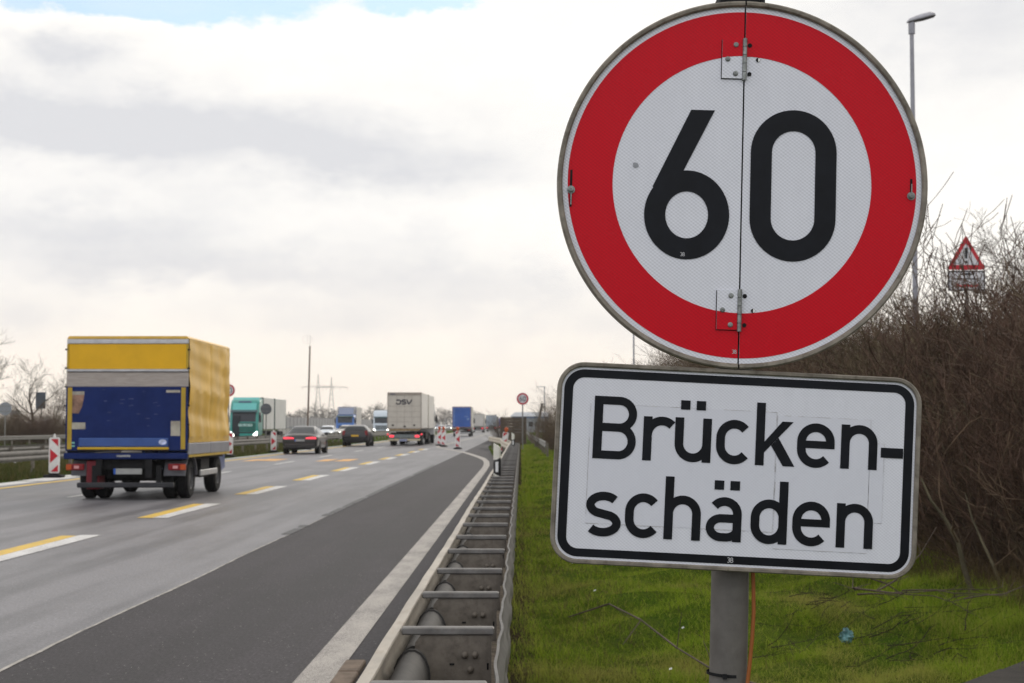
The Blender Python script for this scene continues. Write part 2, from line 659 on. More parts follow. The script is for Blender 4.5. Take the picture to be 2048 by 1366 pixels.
def sstep(a, b_, x):
    t = np.clip((x - a) / (b_ - a), 0, 1)
    return t * t * (3 - 2 * t)


# ------------------------------------------------------------------ ground
def foot_x(y):
    """where the embankment of the right side begins"""
    return np.clip(4.25 - .033 * (y - 14), 1.75, 4.25)


_bumps = [(rng.uniform(.3, 2.2), rng.uniform(.3, 2.2), rng.uniform(0, 6.3), rng.uniform(.008, .022)) for _ in range(9)]
_bumps += [(rng.uniform(2.5, 6.5) * rng.choice([-1, 1]), rng.uniform(2.0, 5.5), rng.uniform(0, 6.3), rng.uniform(.007, .015)) for _ in range(8)]


def gz(x, y):
    x = np.asarray(x, float)
    y = np.asarray(y, float)
    e = 2.5 * sstep(0, 6.5, x - foot_x(y)) * (1 - sstep(118, 160, y))
    b_ = sum(a * np.sin(fx * x + fy * y + ph) for fx, fy, ph, a in _bumps)
    k = sstep(.0, .8, x)
    left = sstep(13.6, 15.2, -x) * (1 - sstep(18.2, 19.6, -x))
    return e + b_ * k + left * (.05 + b_) - .03 * (1 - k) - .02


def ground():
    xs = np.unique(np.concatenate([np.linspace(-340, -60, 14), np.linspace(-60, -20, 12), np.linspace(-20, -12, 26), np.linspace(-12, -.6, 8),
                                   np.linspace(-.6, 9, 110), np.linspace(9, 16, 16), np.linspace(16, 60, 12), np.linspace(60, 340, 12)]))
    ys = np.unique(np.concatenate([np.linspace(-80, 2, 12), np.linspace(2, 24, 190), np.linspace(24, 80, 60), np.linspace(80, 200, 40), np.linspace(200, 970, 30)]))
    X, Y = np.meshgrid(xs, ys)
    Z = gz(X, Y)
    v = np.stack([X, Y, Z], -1).reshape(-1, 3)
    nx, ny = len(xs), len(ys)
    i = np.arange(nx * ny).reshape(ny, nx)
    f = np.stack([i[:-1, :-1], i[:-1, 1:], i[1:, 1:], i[1:, :-1]], -1).reshape(-1, 4)
    me = bpy.data.meshes.new('ground')
    me.from_pydata(v.tolist(), [], f.tolist())
    me.materials.append(ground_mat())
    lit = sstep(-.5, .5, X - foot_x(Y) + .05) * (1 - sstep(110, 150, Y))
    lit = np.maximum(lit, .62 * (X < 0.12) * (X > -1.5))
    lit = np.maximum(lit, .35 * ((X < -13) & (X > -20)))
    lit = np.maximum(lit, .45 * (X < -36))
    at = me.attributes.new('litter', 'FLOAT', 'POINT')
    at.data.foreach_set('value', lit.reshape(-1).astype(np.float32))
    me.polygons.foreach_set('use_smooth', [True] * len(me.polygons))
    tag(link('ground', me), kind='structure')


ground()


def sheet(name, quads, m, z, sub=40):
    """flat strips: list of polygons (x, y)"""
    mb = MB()
    for q in quads:
        mb.add([(p[0], p[1], z) for p in q], [tuple(range(len(q)))])
    return tag(obj(name, mb, m, fix=False), kind='structure')


LANE = road_mat('lane_asphalt', (.137, .132, .140), .30, .24, .50)
SHOULDER = road_mat('shoulder_asphalt', (.0335, .0298, .0338), .26, .45, .8, .0)
OPP = road_mat('far_asphalt', (.15, .145, .14), .15, .2, .6)


def strip_poly(x0, x1, y0, y1):
    return [(x0, y0), (x1, y0), (x1, y1), (x0, y1)]


# main carriageway, hard shoulder, opposite carriageway
sheet('road', [strip_poly(-13.35, -3.23, -40, 968)], LANE, 0.0)
# ragged outer edge of the shoulder asphalt
ed = [(-.82 + .05 * math.sin(y * 1.3) + .05 * math.sin(y * 3.7 + 1) + rng.uniform(-.02, .02), y) for y in np.arange(2, 70, .22)]
sheet('hard_shoulder', [[(-3.23, -40), (-.8, -40)] + ed + [(-1.4, 78), (-2.3, 110), (-2.4, 968), (-3.23, 968)]], SHOULDER, 0.0)
sheet('opposite_road', [strip_poly(-34.5, -20.2, -40, 968)], OPP, 0.0)
# worn lighter surface next to the seam, patched strip
mb = MB()
PALE = mat('seam_sealant', (.33, .31, .285), .7, var=.3, scale=5)
pts = [(-3.23 + .012 * math.sin(y * .9) + rng.uniform(-.006, .006), y) for y in np.arange(4, 30, .35)]
wid = [max(.004, .017 * (1 - (y - 4) / 34) + rng.uniform(-.005, .005)) for _, y in pts]
L_ = [(x - w_, y, .004) for (x, y), w_ in zip(pts, wid)]
R_ = [(x + w_, y, .004) for (x, y), w_ in zip(pts, wid)]
n_ = len(pts)
mb.add(L_ + R_, [(i, n_ + i, n_ + i + 1, i + 1) for i in range(n_ - 1)])
tag(obj('seam_line', mb, PALE), kind='structure')
TAR = mat('tar', (.03, .029, .03), .5, var=.2)
mb = MB()
for y0, y1 in ((22, 23.2), (23.5, 24.0), (26.5, 27.1), (27.3, 28.9), (29.2, 30.4), (30.6, 33), (33.5, 38), (38.4, 47), (48, 60)):
    mb.add([(-3.33 + rng.uniform(-.03, .02), y0, .006), (-3.2, y0, .006), (-3.2, y1, .006), (-3.33 + rng.uniform(-.03, .02), y1, .006)], [(0, 1, 2, 3)])
tag(obj('tar_patch', mb, TAR), kind='structure')

WHITE_L = paint_mat('white_line_paint', (.40, .365, .33), (.11, .10, .095), .95)
WHITE_L2 = paint_mat('white_lane_paint', (.66, .65, .64), (.16, .15, .15), .62)
YELLOW_L = paint_mat('yellow_line_paint', (.68, .43, .035), (.2, .17, .10), .55)
ORANGE_L = paint_mat('orange_mark_paint', (.72, .36, .08), (.2, .18, .15), .4)

# right edge line, swinging left across the closed shoulder and on along the narrowed road
path = [(-1.23, 2), (-1.23, 20), (-1.25, 40), (-1.27, 55), (-1.33, 61), (-1.5, 67), (-1.85, 73), (-2.4, 79.5), (-3.1, 87), (-4.0, 94.5), (-4.9, 101), (-5.6, 107), (-5.85, 116), (-5.85, 140), (-5.7, 180), (-5.7, 965)]
sm = []
P_ = [np.array(p) for p in path]
for i in range(len(P_) - 1):
    p0, p1, p2, p3 = P_[max(i - 1, 0)], P_[i], P_[i + 1], P_[min(i + 2, len(P_) - 1)]
    for t in np.linspace(0, 1, 10, endpoint=False):
        sm.append(.5 * ((2 * p1) + (-p0 + p2) * t + (2 * p0 - 5 * p1 + 4 * p2 - p3) * t * t + (-p0 + 3 * p1 - 3 * p2 + p3) * t ** 3) if 1 < i < 12 else p1 + (p2 - p1) * t)
sm.append(P_[-1])
mb = MB()
Lh, Rh = [], []
for i, p in enumerate(sm):
    d_ = sm[min(i + 1, len(sm) - 1)] - sm[max(i - 1, 0)]
    d_ = d_ / np.linalg.norm(d_)
    n_ = np.array([-d_[1], d_[0]])
    w_ = .115 if p[1] < 70 else .15
    Lh.append((*(p + n_ * w_), .005))
    Rh.append((*(p - n_ * w_), .005))
k_ = len(sm)
mb.add(Lh + Rh, [(i, i + 1, k_ + i + 1, k_ + i) for i in range(k_ - 1)])
tag(obj('edge_line', mb, WHITE_L), kind='structure')

# temporary yellow dashes beside the old white ones
mb, mw = MB(), MB()
for k in range(10):
    y0 = 17.12 + 8.71 * k
    y1 = y0 + 4.55
    sk = -.06
    mb.add([(-6.28, y0, .006), (-6.03, y0, .006), (-6.03 + sk, y1, .006), (-6.30, y1, .006)], [(0, 1, 2, 3)])
    mw.add([(-6.025, y0, .006), (-5.79, y0, .006), (-5.79, y1 + .12, .006), (-6.03 + sk + .005, y1 + .12, .006)], [(0, 1, 2, 3)])
tag(obj('yellow_lane_marking', mb, YELLOW_L), kind='structure')
tag(obj('white_lane_marking', mw, WHITE_L2), kind='structure')
mw = MB()
for y0, y1 in ((19.5, 24.5), (33.2, 36), (47.2, 51.6), (60.8, 66), (74.5, 79.2), (90, 95), (104, 109), (118, 124), (134, 140), (152, 158), (170, 176), (190, 196), (210, 216), (240, 246)):
    mw.add([(-9.58, y0, .006), (-9.43, y0, .006), (-9.43, y1, .006), (-9.58, y1, .006)], [(0, 1, 2, 3)])
tag(obj('white_lane_marking', mw, WHITE_L2), kind='structure')
mw = MB()
for y0, y1, x0, x1 in ((20, 42.5, -13.58, -12.98), (42.9, 46.2, -13.7, -12.9), (46.5, 50, -13.75, -13.2), (50, 400, -13.3, -13.1)):
    mw.add([(x0, y0, .004), (x1, y0, .004), (x1, y1, .004), (x0, y1, .004)], [(0, 1, 2, 3)])
tag(obj('white_edge_marking', mw, WHITE_L2), kind='structure')
mb = MB()
mb.add([(-12.57, 15, .006), (-12.34, 15, .006), (-12.34, 400, .006), (-12.57, 400, .006)], [(0, 1, 2, 3)])
tag(obj('yellow_edge_line', mb, YELLOW_L), kind='structure')
mb = MB()
for x0, x1, y0, y1 in ((-11.75, -11.3, 66.2, 70), (-11.25, -10.85, 67, 71), (-10.8, -10.4, 66.6, 70.6), (-8.62, -8.1, 66, 70.2), (-7.84, -7.22, 66, 70.4)):
    mb.add([(x0, y0, .006), (x1, y0 + .2, .006), (x1, y1, .006), (x0, y1 - .4, .006)], [(0, 1, 2, 3)])
tag(obj('orange_road_marking', mb, ORANGE_L), kind='structure')

# verge strip of grit under the barrier, kerb stones, slabs in the corner
GRIT = mat('grit', (.075, .06, .046), .95, var=.5, scale=14, bump=.9, bscale=60, spec=.1)
mb = MB()
ys = np.arange(2, 72, .25)
a = [(-.95 + .06 * math.sin(y * 2.1), y) for y in ys]
c = [(-.085 + .015 * math.sin(y * 1.7 + 2), y) for y in ys]
n_ = len(ys)
mb.add([(p[0], p[1], -.008) for p in a] + [(p[0], p[1], -.004) for p in c], [(i, n_ + i, n_ + i + 1, i + 1) for i in range(n_ - 1)])
tag(obj('gravel_strip', mb, GRIT), kind='structure')
KERB = mat('kerb_stone', (.17, .13, .10), .9, var=.25, scale=9, bump=.4)
kp = None
kroot = empty('kerb', (0, 0, 0), 'row of brownish concrete kerb stones between white edge line and crash barrier', 'kerb')
for i in range(6):
    y0 = 7.35 + i * .46
    mb = MB().bbox((-1.115, y0, -.02), (-.985, y0 + .445, .028 + .004 * (i % 2)), .008)
    obj('stone', mb, KERB, kroot)
# loose grit: small stones beside the kerb
mb = MB()
for _ in range(420):
    y = 6 + 9 * rng.random()
    x = rng.uniform(-.86, -.52)
    s = rng.uniform(.006, .018)
    o = [(x + dx * s * rng.uniform(.7, 1.2), y + dy * s * rng.uniform(.7, 1.2), -.004 + dz * s) for dx, dy, dz in ((-1, -1, 0), (1, -1, 0), (1, 1, 0), (-1, 1, 0), (.1, 0, 1.1))]
    mb.add(o, [(0, 1, 4), (1, 2, 4), (2, 3, 4), (3, 0, 4)])
tag(obj('gravel', mb, mat('pebble', (.24, .20, .16), .9, var=.5, scale=30)), kind='stuff')

SLAB = mat('slab_concrete', (.026, .023, .021), .85, var=.4, scale=6, bump=.5, bscale=40, dirt=((.014, .013, .012), .8), spec=.08)
sroot = empty('paved_path', (2.40, 8.40, 0), 'dark stained concrete slab path in the corner below the grass bank', 'path')
ang = R(55)
for i in range(-3, 4):
    for j in range(2):
        u0, v0 = i * .74, -j * .62
        poly = [(u0 + .012, v0 - .012), (u0 + .728, v0 - .012), (u0 + .728, v0 - .608), (u0 + .012, v0 - .608)]
        pp = [(u * math.cos(ang) + v * math.sin(ang) * -1, u * math.sin(ang) + v * math.cos(ang)) for u, v in poly]
        mb = MB().prism([(p[0], p[1] + .42) for p in pp], -.05, .075 + rng.uniform(-.008, .008), 'z')
        obj('slab', mb, SLAB, sroot)

# ------------------------------------------------------------------ the big sign
K = .001026
SX, SY, SZ = .4515, 3.2, 2.011
sign = empty('speed_limit_sign', (.392, 3.262, 0), 'large folding round 60 speed limit sign over white plate reading Bruecken- schaeden, on grey post', 'road sign')
sign['label'] = 'large round folding 60 sign above white Brücken-schäden plate on a grey post'


def rel(x, y, z):
    return (x - sign.location[0], y - sign.location[1], z - sign.location[2])


POST_TOP = (.4635, 3.266, 2.425)
POST_BOT = (.392, 3.266, -.2)
mb = MB().tube([rel(*POST_BOT), rel(*POST_TOP)], .0385, 40)
obj('post', mb, POST_M, sign, smooth=40)
mb = MB()
for z, xo in ((2.403, .4585),):
    mb.box(rel(xo - .046, 3.215, z - .012), rel(xo - .038, 3.30, z + .012))
    mb.box(rel(xo + .038, 3.215, z - .012), rel(xo + .046, 3.30, z + .012))
    mb.box(rel(xo - .046, 3.222, z - .02), rel(xo + .046, 3.228, z + .004))
obj('clamp', mb, DARK, sign)
# orange cable and its black tie
cab_pts = [(.474, 3.25, 1.26), (.475, 3.245, 1.19), (.4745, 3.24, 1.14), (.471, 3.238, 1.09), (.4655, 3.236, 1.04), (.459, 3.234, .99), (.452, 3.232, .94), (.445, 3.23, .6)]
obj('cable', MB().tube([rel(*p) for p in cab_pts], .0042, 10), mat('orange_cable', (.30, .095, .022), .5, var=.15), sign, smooth=60)
tz = 1.011
ring = [(.4205 + .0402 * math.cos(t), 3.266 + .0402 * math.sin(t), tz - .003 * math.cos(t)) for t in np.linspace(0, 2 * math.pi, 33)]
mb = MB()
m_ = len(ring)
mb.add([rel(p[0], p[1], p[2] - .0032) for p in ring] + [rel(p[0], p[1], p[2] + .0032) for p in ring], [(i, i + 1, m_ + i + 1, m_ + i) for i in range(m_ - 1)])
mb.box(rel(.4085, 3.219, tz - .005), rel(.4165, 3.2275, tz + .005))
obj('cable_tie', mb, RUBBER, sign)

DROT = (0, R(1.62), 0)
DLOC = rel(SX, SY, SZ)


def half(side, r0, r1, n=64, gap=1.4):
    a0, a1 = (90, 270) if side < 0 else (270, 450)
    o = [p for p in arc(0, 0, r1, r1, a0, a1, n)]
    i_ = [p for p in arc(0, 0, r0, r0, a1, a0, n)] if r0 else []
    q = [(min(p[0], -gap) if side < 0 else max(p[0], gap), p[1]) for p in o + i_]
    return q


def half_ring(mb, side, r0, r1, y, gap=1.6, n=64):
    a0, a1 = (90, 270) if side < 0 else (270, 450)
    o = arc(0, 0, r1, r1, a0, a1, n)
    i_ = arc(0, 0, r0, r0, a0, a1, n)
    cl = (lambda p: (min(p[0], -gap) * K, y, p[1] * K)) if side < 0 else (lambda p: (max(p[0], gap) * K, y, p[1] * K))
    mb.add([cl(p) for p in o] + [cl(p) for p in i_], [(k, k + 1, n + 2 + k, n + 1 + k) for k in range(n)])


panels = {}
for side in (-1, 1):
    mb = MB().prism([(p[0] * K, p[1] * K) for p in half(side, 0, 360, gap=1.6)], 0, .004, 'y')
    pn = obj('panel', mb, W_FILM, sign, DLOC, DROT)
    panels[side] = pn
    rb = MB()
    half_ring(rb, side, 257.5, 347, -.0006)
    obj('red_border', rb, R_FILM, pn)
# stiffening rim, in two halves as the sign folds
for side in (-1, 1):
    mb = MB()
    n = 72
    prof = [(357.5, .004), (357.5, -.006), (360, -.0085), (365, -.0092), (368, -.007), (368.3, .018), (356, .018), (356, .004)]
    a0, a1 = (90.25, 269.75) if side < 0 else (270.25, 449.75)
    vv = []
    for i in range(n + 1):
        t = R(a0 + (a1 - a0) * i / n)
        for r_, y in prof:
            vv.append((r_ * K * math.cos(t), y, r_ * K * math.sin(t)))
    q = len(prof)
    ff = [(i * q + k, i * q + (k + 1) % q, (i + 1) * q + (k + 1) % q, (i + 1) * q + k) for i in range(n) for k in range(q)]
    mb.add(vv, ff)
    obj('rim', mb, RIM_M, sign, DLOC, DROT, smooth=35)
# dark backing behind the seam
obj('backing', MB().box((-.02, .0065, -.365), (.02, .010, .365)), DARK, sign, DLOC, DROT)

# digits
six = MB()
ds = 42.2
bowl = arc(-108.7, -64, 63.6, 68, 0, 360, 56)[:-1]
six.ribbon(bowl, ds, -.0014, K, close=True)
six.flat([(p[0] * K, p[1] * K) for p in [(-104.2, 147.2), (-56.9, 147.2), (-118.8, 20.4), (-123, 4), (-150, -12), (-172, -24), (-177.6, -8.5)]], -.00135)
obj('digit', six, B_FILM, panels[-1], fix=False)
zero = MB()
z0 = arc(101.8, 66, 64.4, 64.6, 0, 180, 26) + arc(101.8, -66, 64.4, 64.6, 180, 360, 26)
zero.ribbon(z0, ds, -.0014, K, close=True)
obj('digit', zero, B_FILM, panels[1], fix=False)

# hinges
SCREW = mat('zinc_screw', (.22, .23, .22), .4, .6, var=.3, scale=90)
for zc, red_up in ((251, True), (-252, False)):
    hg = obj('hinge', MB().box((-46.3 * K, -.0012, (zc - 40.3) * K), (-2 * K, -.0005, (zc + 39.3) * K)), DARK, sign, DLOC, DROT)
    lf = MB().box((-44.9 * K, -.0042, (zc - 38.7) * K), (-4.5 * K, -.0014, (zc + 39) * K))
    obj('leaf', lf, W_FILM, hg)
    rr = []
    x0, x1 = -44.9, -4.5
    for t in np.linspace(0, 1, 7):
        x = x0 + (x1 - x0) * t
        rr.append((x, math.copysign(math.sqrt(257.5 ** 2 - x * x), zc)))
    edge = (zc + 39) if red_up else (zc - 38.7)
    poly = rr + [(x1, edge), (x0, edge)]
    obj('leaf_film', MB().flat([(p[0] * K, p[1] * K) for p in poly], -.0046), R_FILM, hg)
    kn = MB()
    for i in range(5):
        z1 = (zc - 42 + i * 17) * K
        kn.lathe([(.0001, z1), (.0046, z1), (.0046, z1 + 16 * K), (.0001, z1 + 16 * K)], 12, 'z', (0, -.0045, 0))
    obj('knuckle', kn, SCREW, hg, smooth=40)
    for (x, dz) in ((-17.8, 29), (-33.9, 0), (-17.8, -29)):
        sc_ = MB().lathe([(5.2 * K, -.0048), (5.2 * K, -.0056), (4.2 * K, -.0066), (2.2 * K, -.0070), (2.0 * K, -.0062), (.0001, -.0062)], 14, 'y', (x * K, 0, (zc + dz) * K))
        obj('screw', sc_, SCREW, hg, smooth=30)
    for (x, dz) in ((10.3, 29), (10.3, -29), (27, 0)):
        hm = MB().flat([(x * K + 4.3 * K * math.cos(t), (zc + dz) * K + 4.3 * K * math.sin(t)) for t in np.linspace(0, 2 * math.pi, 20, endpoint=False)], -.0016)
        obj('hole', hm, RUBBER, hg, fix=False)
    hm = MB().flat([(27.8 * K + 3.2 * K * math.cos(t), zc * K + 3.6 * K * math.sin(t)) for t in np.linspace(-1.75, 1.75, 16)], -.0019)
    obj('painted_hole_sky', hm, mat('hole_sky_white', (.8, .79, .77), .5, var=0), hg, fix=False)  # white half disc painted as bright sky seen through the hole
for sx_, z0_, z1_, zb in ((-340, -54, 20, -20), (336.5, -20, 20, -14.5)):
    s_ = obj('latch', MB().box(((sx_ - 2.2) * K, -.0013, z0_ * K), ((sx_ + 2.2) * K, -.0008, z1_ * K)), RUBBER, sign, DLOC, DROT)
    obj('latch_pin', MB().tube([((sx_ + .5) * K, -.004, (zb - (30 if sx_ < 0 else -24)) * K), ((sx_ + .5) * K, -.004, zb * K)], 1.3 * K, 8), SCREW, s_)
    bl = MB().lathe([(8 * K, -.0015), (8 * K, -.003), (5.8 * K, -.0032), (5.6 * K, -.0062), (4.2 * K, -.0075), (2 * K, -.0078), (1.9 * K, -.0066), (.0001, -.0066)], 20, 'y', (sx_ * K, 0, zb * K))
    obj('bolt', bl, SCREW, s_, smooth=30)
# faint marks on the face
SMUDGE = mat('smudge', (.27, .28, .30), .5, var=.2)
obj('smudge', MB().flat([(-212 * K + 6 * K * math.cos(t) * rng.uniform(.7, 1.2), 33 * K + 5.5 * K * math.sin(t) * rng.uniform(.7, 1.2)) for t in np.linspace(0, 6.28, 14, endpoint=False)], -.0008), SMUDGE, panels[-1], fix=False)

# supplementary plate
PLOC = rel(.4352, SY, 1.4285)
PROT = (0, R(2.85), 0)
hw, hh = 360 * K, 198.5 * K
plate = obj('plate', MB().prism(rrect(-hw + .006, -hh + .006, hw - .006, hh - .006, .05), 0, .004, 'y'), W_FILM2, sign, PLOC, PROT)
mb = MB()
prof = [(-.0095, .004), (-.0095, -.004), (-.007, -.0062), (-.002, -.0064), (0, -.004), (0, .016), (-.008, .016), (-.008, .004)]
n = 9
vv = []
ring_o = []
for r_, y in prof:
    rr_ = rrect(-hw - r_ * 0 + (-r_ if r_ else 0), -hh - r_, hw + r_, hh + r_, .055 + r_, n)
    ring_o.append([(p[0], y, p[1]) for p in rr_])
m_ = len(ring_o[0])
for rg in ring_o:
    vv += rg
ff = [(k * m_ + i, k * m_ + (i + 1) % m_, ((k + 1) % len(prof)) * m_ + (i + 1) % m_, ((k + 1) % len(prof)) * m_ + i) for k in range(len(prof)) for i in range(m_)]
mb.add(vv, ff)
obj('plate_rim', mb, RIM_M, sign, PLOC, PROT, smooth=35)
ro = rrect(-346 * K, -184.5 * K, 346 * K, 184.5 * K, 40 * K, 10)
ri = rrect(-328.5 * K, -168.5 * K, 328.5 * K, 168.5 * K, 23 * K, 10)
m_ = len(ro)
mb = MB().add([(p[0], -.0008, p[1]) for p in ro] + [(p[0], -.0008, p[1]) for p in ri], [(i, (i + 1) % m_, m_ + (i + 1) % m_, m_ + i) for i in range(m_)])
obj('black_border', mb, B_FILM, plate, fix=False)
# older patches of sheeting stuck under the lettering, with grubby edges
GRUB = mat('grubby_edge', (.47, .455, .44), .7, var=.35, scale=60)
PATCH = film_mat('patch_sheeting', (.635, .645, .70), .035, .0048)
for i, (x0, z0_, x1, z1_) in enumerate(((-292, -118, 76, 118), (78, -150, 262, 112), (262, -90, 290, 66))):
    pt = obj('patch', MB().flat([(x0 * K, z0_ * K), (x1 * K, z0_ * K), (x1 * K, z1_ * K), (x0 * K, z1_ * K)], -.0006 - .0001 * i), PATCH, plate, fix=False)
    eb = MB()
    rr_ = [(x0, z0_), (x1, z0_), (x1, z1_), (x0, z1_)]
    for k in range(4):
        p, q = rr_[k], rr_[(k + 1) % 4]
        segs_ = 14
        for s in range(segs_):
            if rng.random() < .3:
                continue
            a_ = (p[0] + (q[0] - p[0]) * s / segs_, p[1] + (q[1] - p[1]) * s / segs_)
            b_ = (p[0] + (q[0] - p[0]) * (s + 1) / segs_, p[1] + (q[1] - p[1]) * (s + 1) / segs_)
            eb.ribbon([a_, b_], rng.uniform(.3, .9), -.0010, K)
    obj('patch_edge', eb, GRUB, pt, fix=False)

S_ = 17.2


def glyph(ch):
    """strokes: (points, width) and filled polygons; baseline 0, x-height 87, cap 123"""
    st, po = [], []
    A = arc
    if ch in 'nh':
        st.append(([(8.6, 0), (8.6, 87 if ch == 'n' else 123.5)], S_))
        st.append((A(36, 51, 27.4, 27.6, 180, 0, 22) + [(63.4, 0)], S_))
    elif ch in ('u', 'ü'):
        st.append(([(63.4, 0), (63.4, 87)], S_))
        st.append(([(8.6, 87)] + A(36, 36, 27.4, 27.6, 180, 360, 22), S_))
        if ch == 'ü':
            po += [[(9.8, 102.8), (28.2, 102.8), (28.2, 121), (9.8, 121)], [(40.6, 102.8), (59, 102.8), (59, 121), (40.6, 121)]]
    elif ch == 'd':
        st.append(([(63.4, 0), (63.4, 123.5)], S_))
        st.append((A(36, 51, 27.4, 27.6, 0, 180, 20) + A(36, 36, 27.4, 27.6, 180, 360, 20), S_))
    elif ch == 'r':
        st.append(([(8.6, 0), (8.6, 87)], S_))
        st.append((A(37, 50.5, 28.4, 28.6, 180, 46, 18), S_))
    elif ch == 'c':
        st.append((A(36, 51, 27.4, 28, 40, 180, 18) + A(36, 36.5, 27.4, 28, 180, 321, 18), S_))
    elif ch == 'e':
        st.append(([(65.4, 38.2)] + A(37, 51, 28.4, 28, 0, 180, 22) + A(37, 36.5, 28.4, 28, 180, 318, 18), S_))
        st.append(([(12, 45.6), (66, 45.6)], 14.8))
    elif ch in ('a', 'ä'):
        st.append(([(61.8, 0), (61.8, 54)] + A(36.5, 54, 25.3, 24.6, 0, 142, 18), S_))
        st.append(([(62, 45.5), (30.5, 45.5)] + A(30.5, 27, 21.9, 18.5, 90, 270, 18) + A(40, 25, 21.8, 16.5, 270, 352, 10), 16.4))
        if ch == 'ä':
            po += [[(14.6, 101.4), (33.4, 101.4), (33.4, 119.6), (14.6, 119.6)], [(45.8, 101.4), (64.6, 101.4), (64.6, 119.6), (45.8, 119.6)]]
    elif ch == 's':
        st.append((A(38.5, 61.8, 26.5, 17.6, 36, 236, 20) + A(37, 26, 28, 17.8, 56, -144, 20), 16.8))
    elif ch == 'k':
        st.append(([(8.6, 0), (8.6, 123.5)], S_))
        po += [[(16, 24.5), (73.2, 88.2), (51.3, 88.2), (16, 45.5)], [(55.0, .4), (78, .4), (44.5, 56), (30.5, 40)]]
    elif ch == 'B':
        st.append(([(8.7, 0), (8.7, 123.5)], 17.4))
        st.append(([(9, 115.4), (50, 115.4)] + A(50, 89, 26.6, 26.4, 90, -90, 18) + [(9, 62.6)], 16.2))
        st.append(([(9, 62.6), (50, 62.6)] + A(50, 35.3, 26.4, 27.2, 90, -90, 18) + [(9, 8.1)], 16.2))
    elif ch == '-':
        po.append([(0, 0), (44, 0), (44, 19.6), (0, 19.6)])
    return st, po


TEXT = [('B', -284.6, 9.9), ('r', -186.2, 10.7), ('ü', -123.6, 11.8), ('c', -41.8, 11.6), ('k', 36.2, 12.2), ('e', 117.9, 12.6), ('n', 204.3, 13.9), ('-', 283.2, 39.2),
        ('s', -295.7, -142.7), ('c', -214.8, -141.9), ('h', -137.6, -141.9), ('ä', -55.6, -141.0), ('d', 32.6, -141.2), ('e', 114.7, -141.6), ('n', 201.2, -141.2)]
for ch, x, z in TEXT:
    st, po = glyph(ch)
    mb = MB()
    yy = -.0016
    for pts, w_ in st:
        mb.ribbon(pts, w_, yy, K, (x * K, z * K))
        yy -= .00005
    for q in po:
        mb.flat([((p[0] + x) * K, (p[1] + z) * K) for p in q], yy)
        yy -= .00005
    obj('letter', mb, B_FILM, plate, fix=False)

TUBE_M = mat('tube_steel', (.05, .047, .045), .75, .0, var=.25, scale=9, bump=.1, dirt=((.06, .05, .042), .5))
REAR_M = mat('rear_beam_steel', (.105, .10, .096), .6, .1, var=.25, scale=12, dirt=((.07, .058, .05), .6))
FLANGE_M = mat('flange_steel', (.15, .143, .137), .55, .15, var=.25, scale=12, dirt=((.12, .10, .085), .6))
def tiny38(parent, x, z, h, y):
    mk = mat('maker_mark', (.45, .45, .46), .6, var=0)
    mb_ = MB()
    w_ = h * .30
    mb_.ribbon([(x + p[0], z + p[1]) for p in arc(-.32 * h, .25 * h, w_, .25 * h, 130, -90, 8)[::1]], h * .16, y, K)
    mb_.ribbon([(x + p[0], z + p[1]) for p in arc(-.32 * h, -.25 * h, w_, .25 * h, 90, -130, 8)], h * .16, y - .00003, K)
    mb_.ribbon([(x + p[0], z + p[1]) for p in arc(.40 * h, .25 * h, w_ * .8, .24 * h, 0, 360, 10)[:-1]], h * .16, y, K, close=True)
    mb_.ribbon([(x + p[0], z + p[1]) for p in arc(.40 * h, -.25 * h, w_, .26 * h, 0, 360, 10)[:-1]], h * .16, y - .00003, K, close=True)
    obj('maker_mark', mb_, mk, parent, fix=False)


tiny38(plate, -5, -176.5, 9, -.0012)
tiny38(panels[-1], -116, -143, 7, -.0018)
tiny38(panels[-1], -9, -334, 7, -.0012)

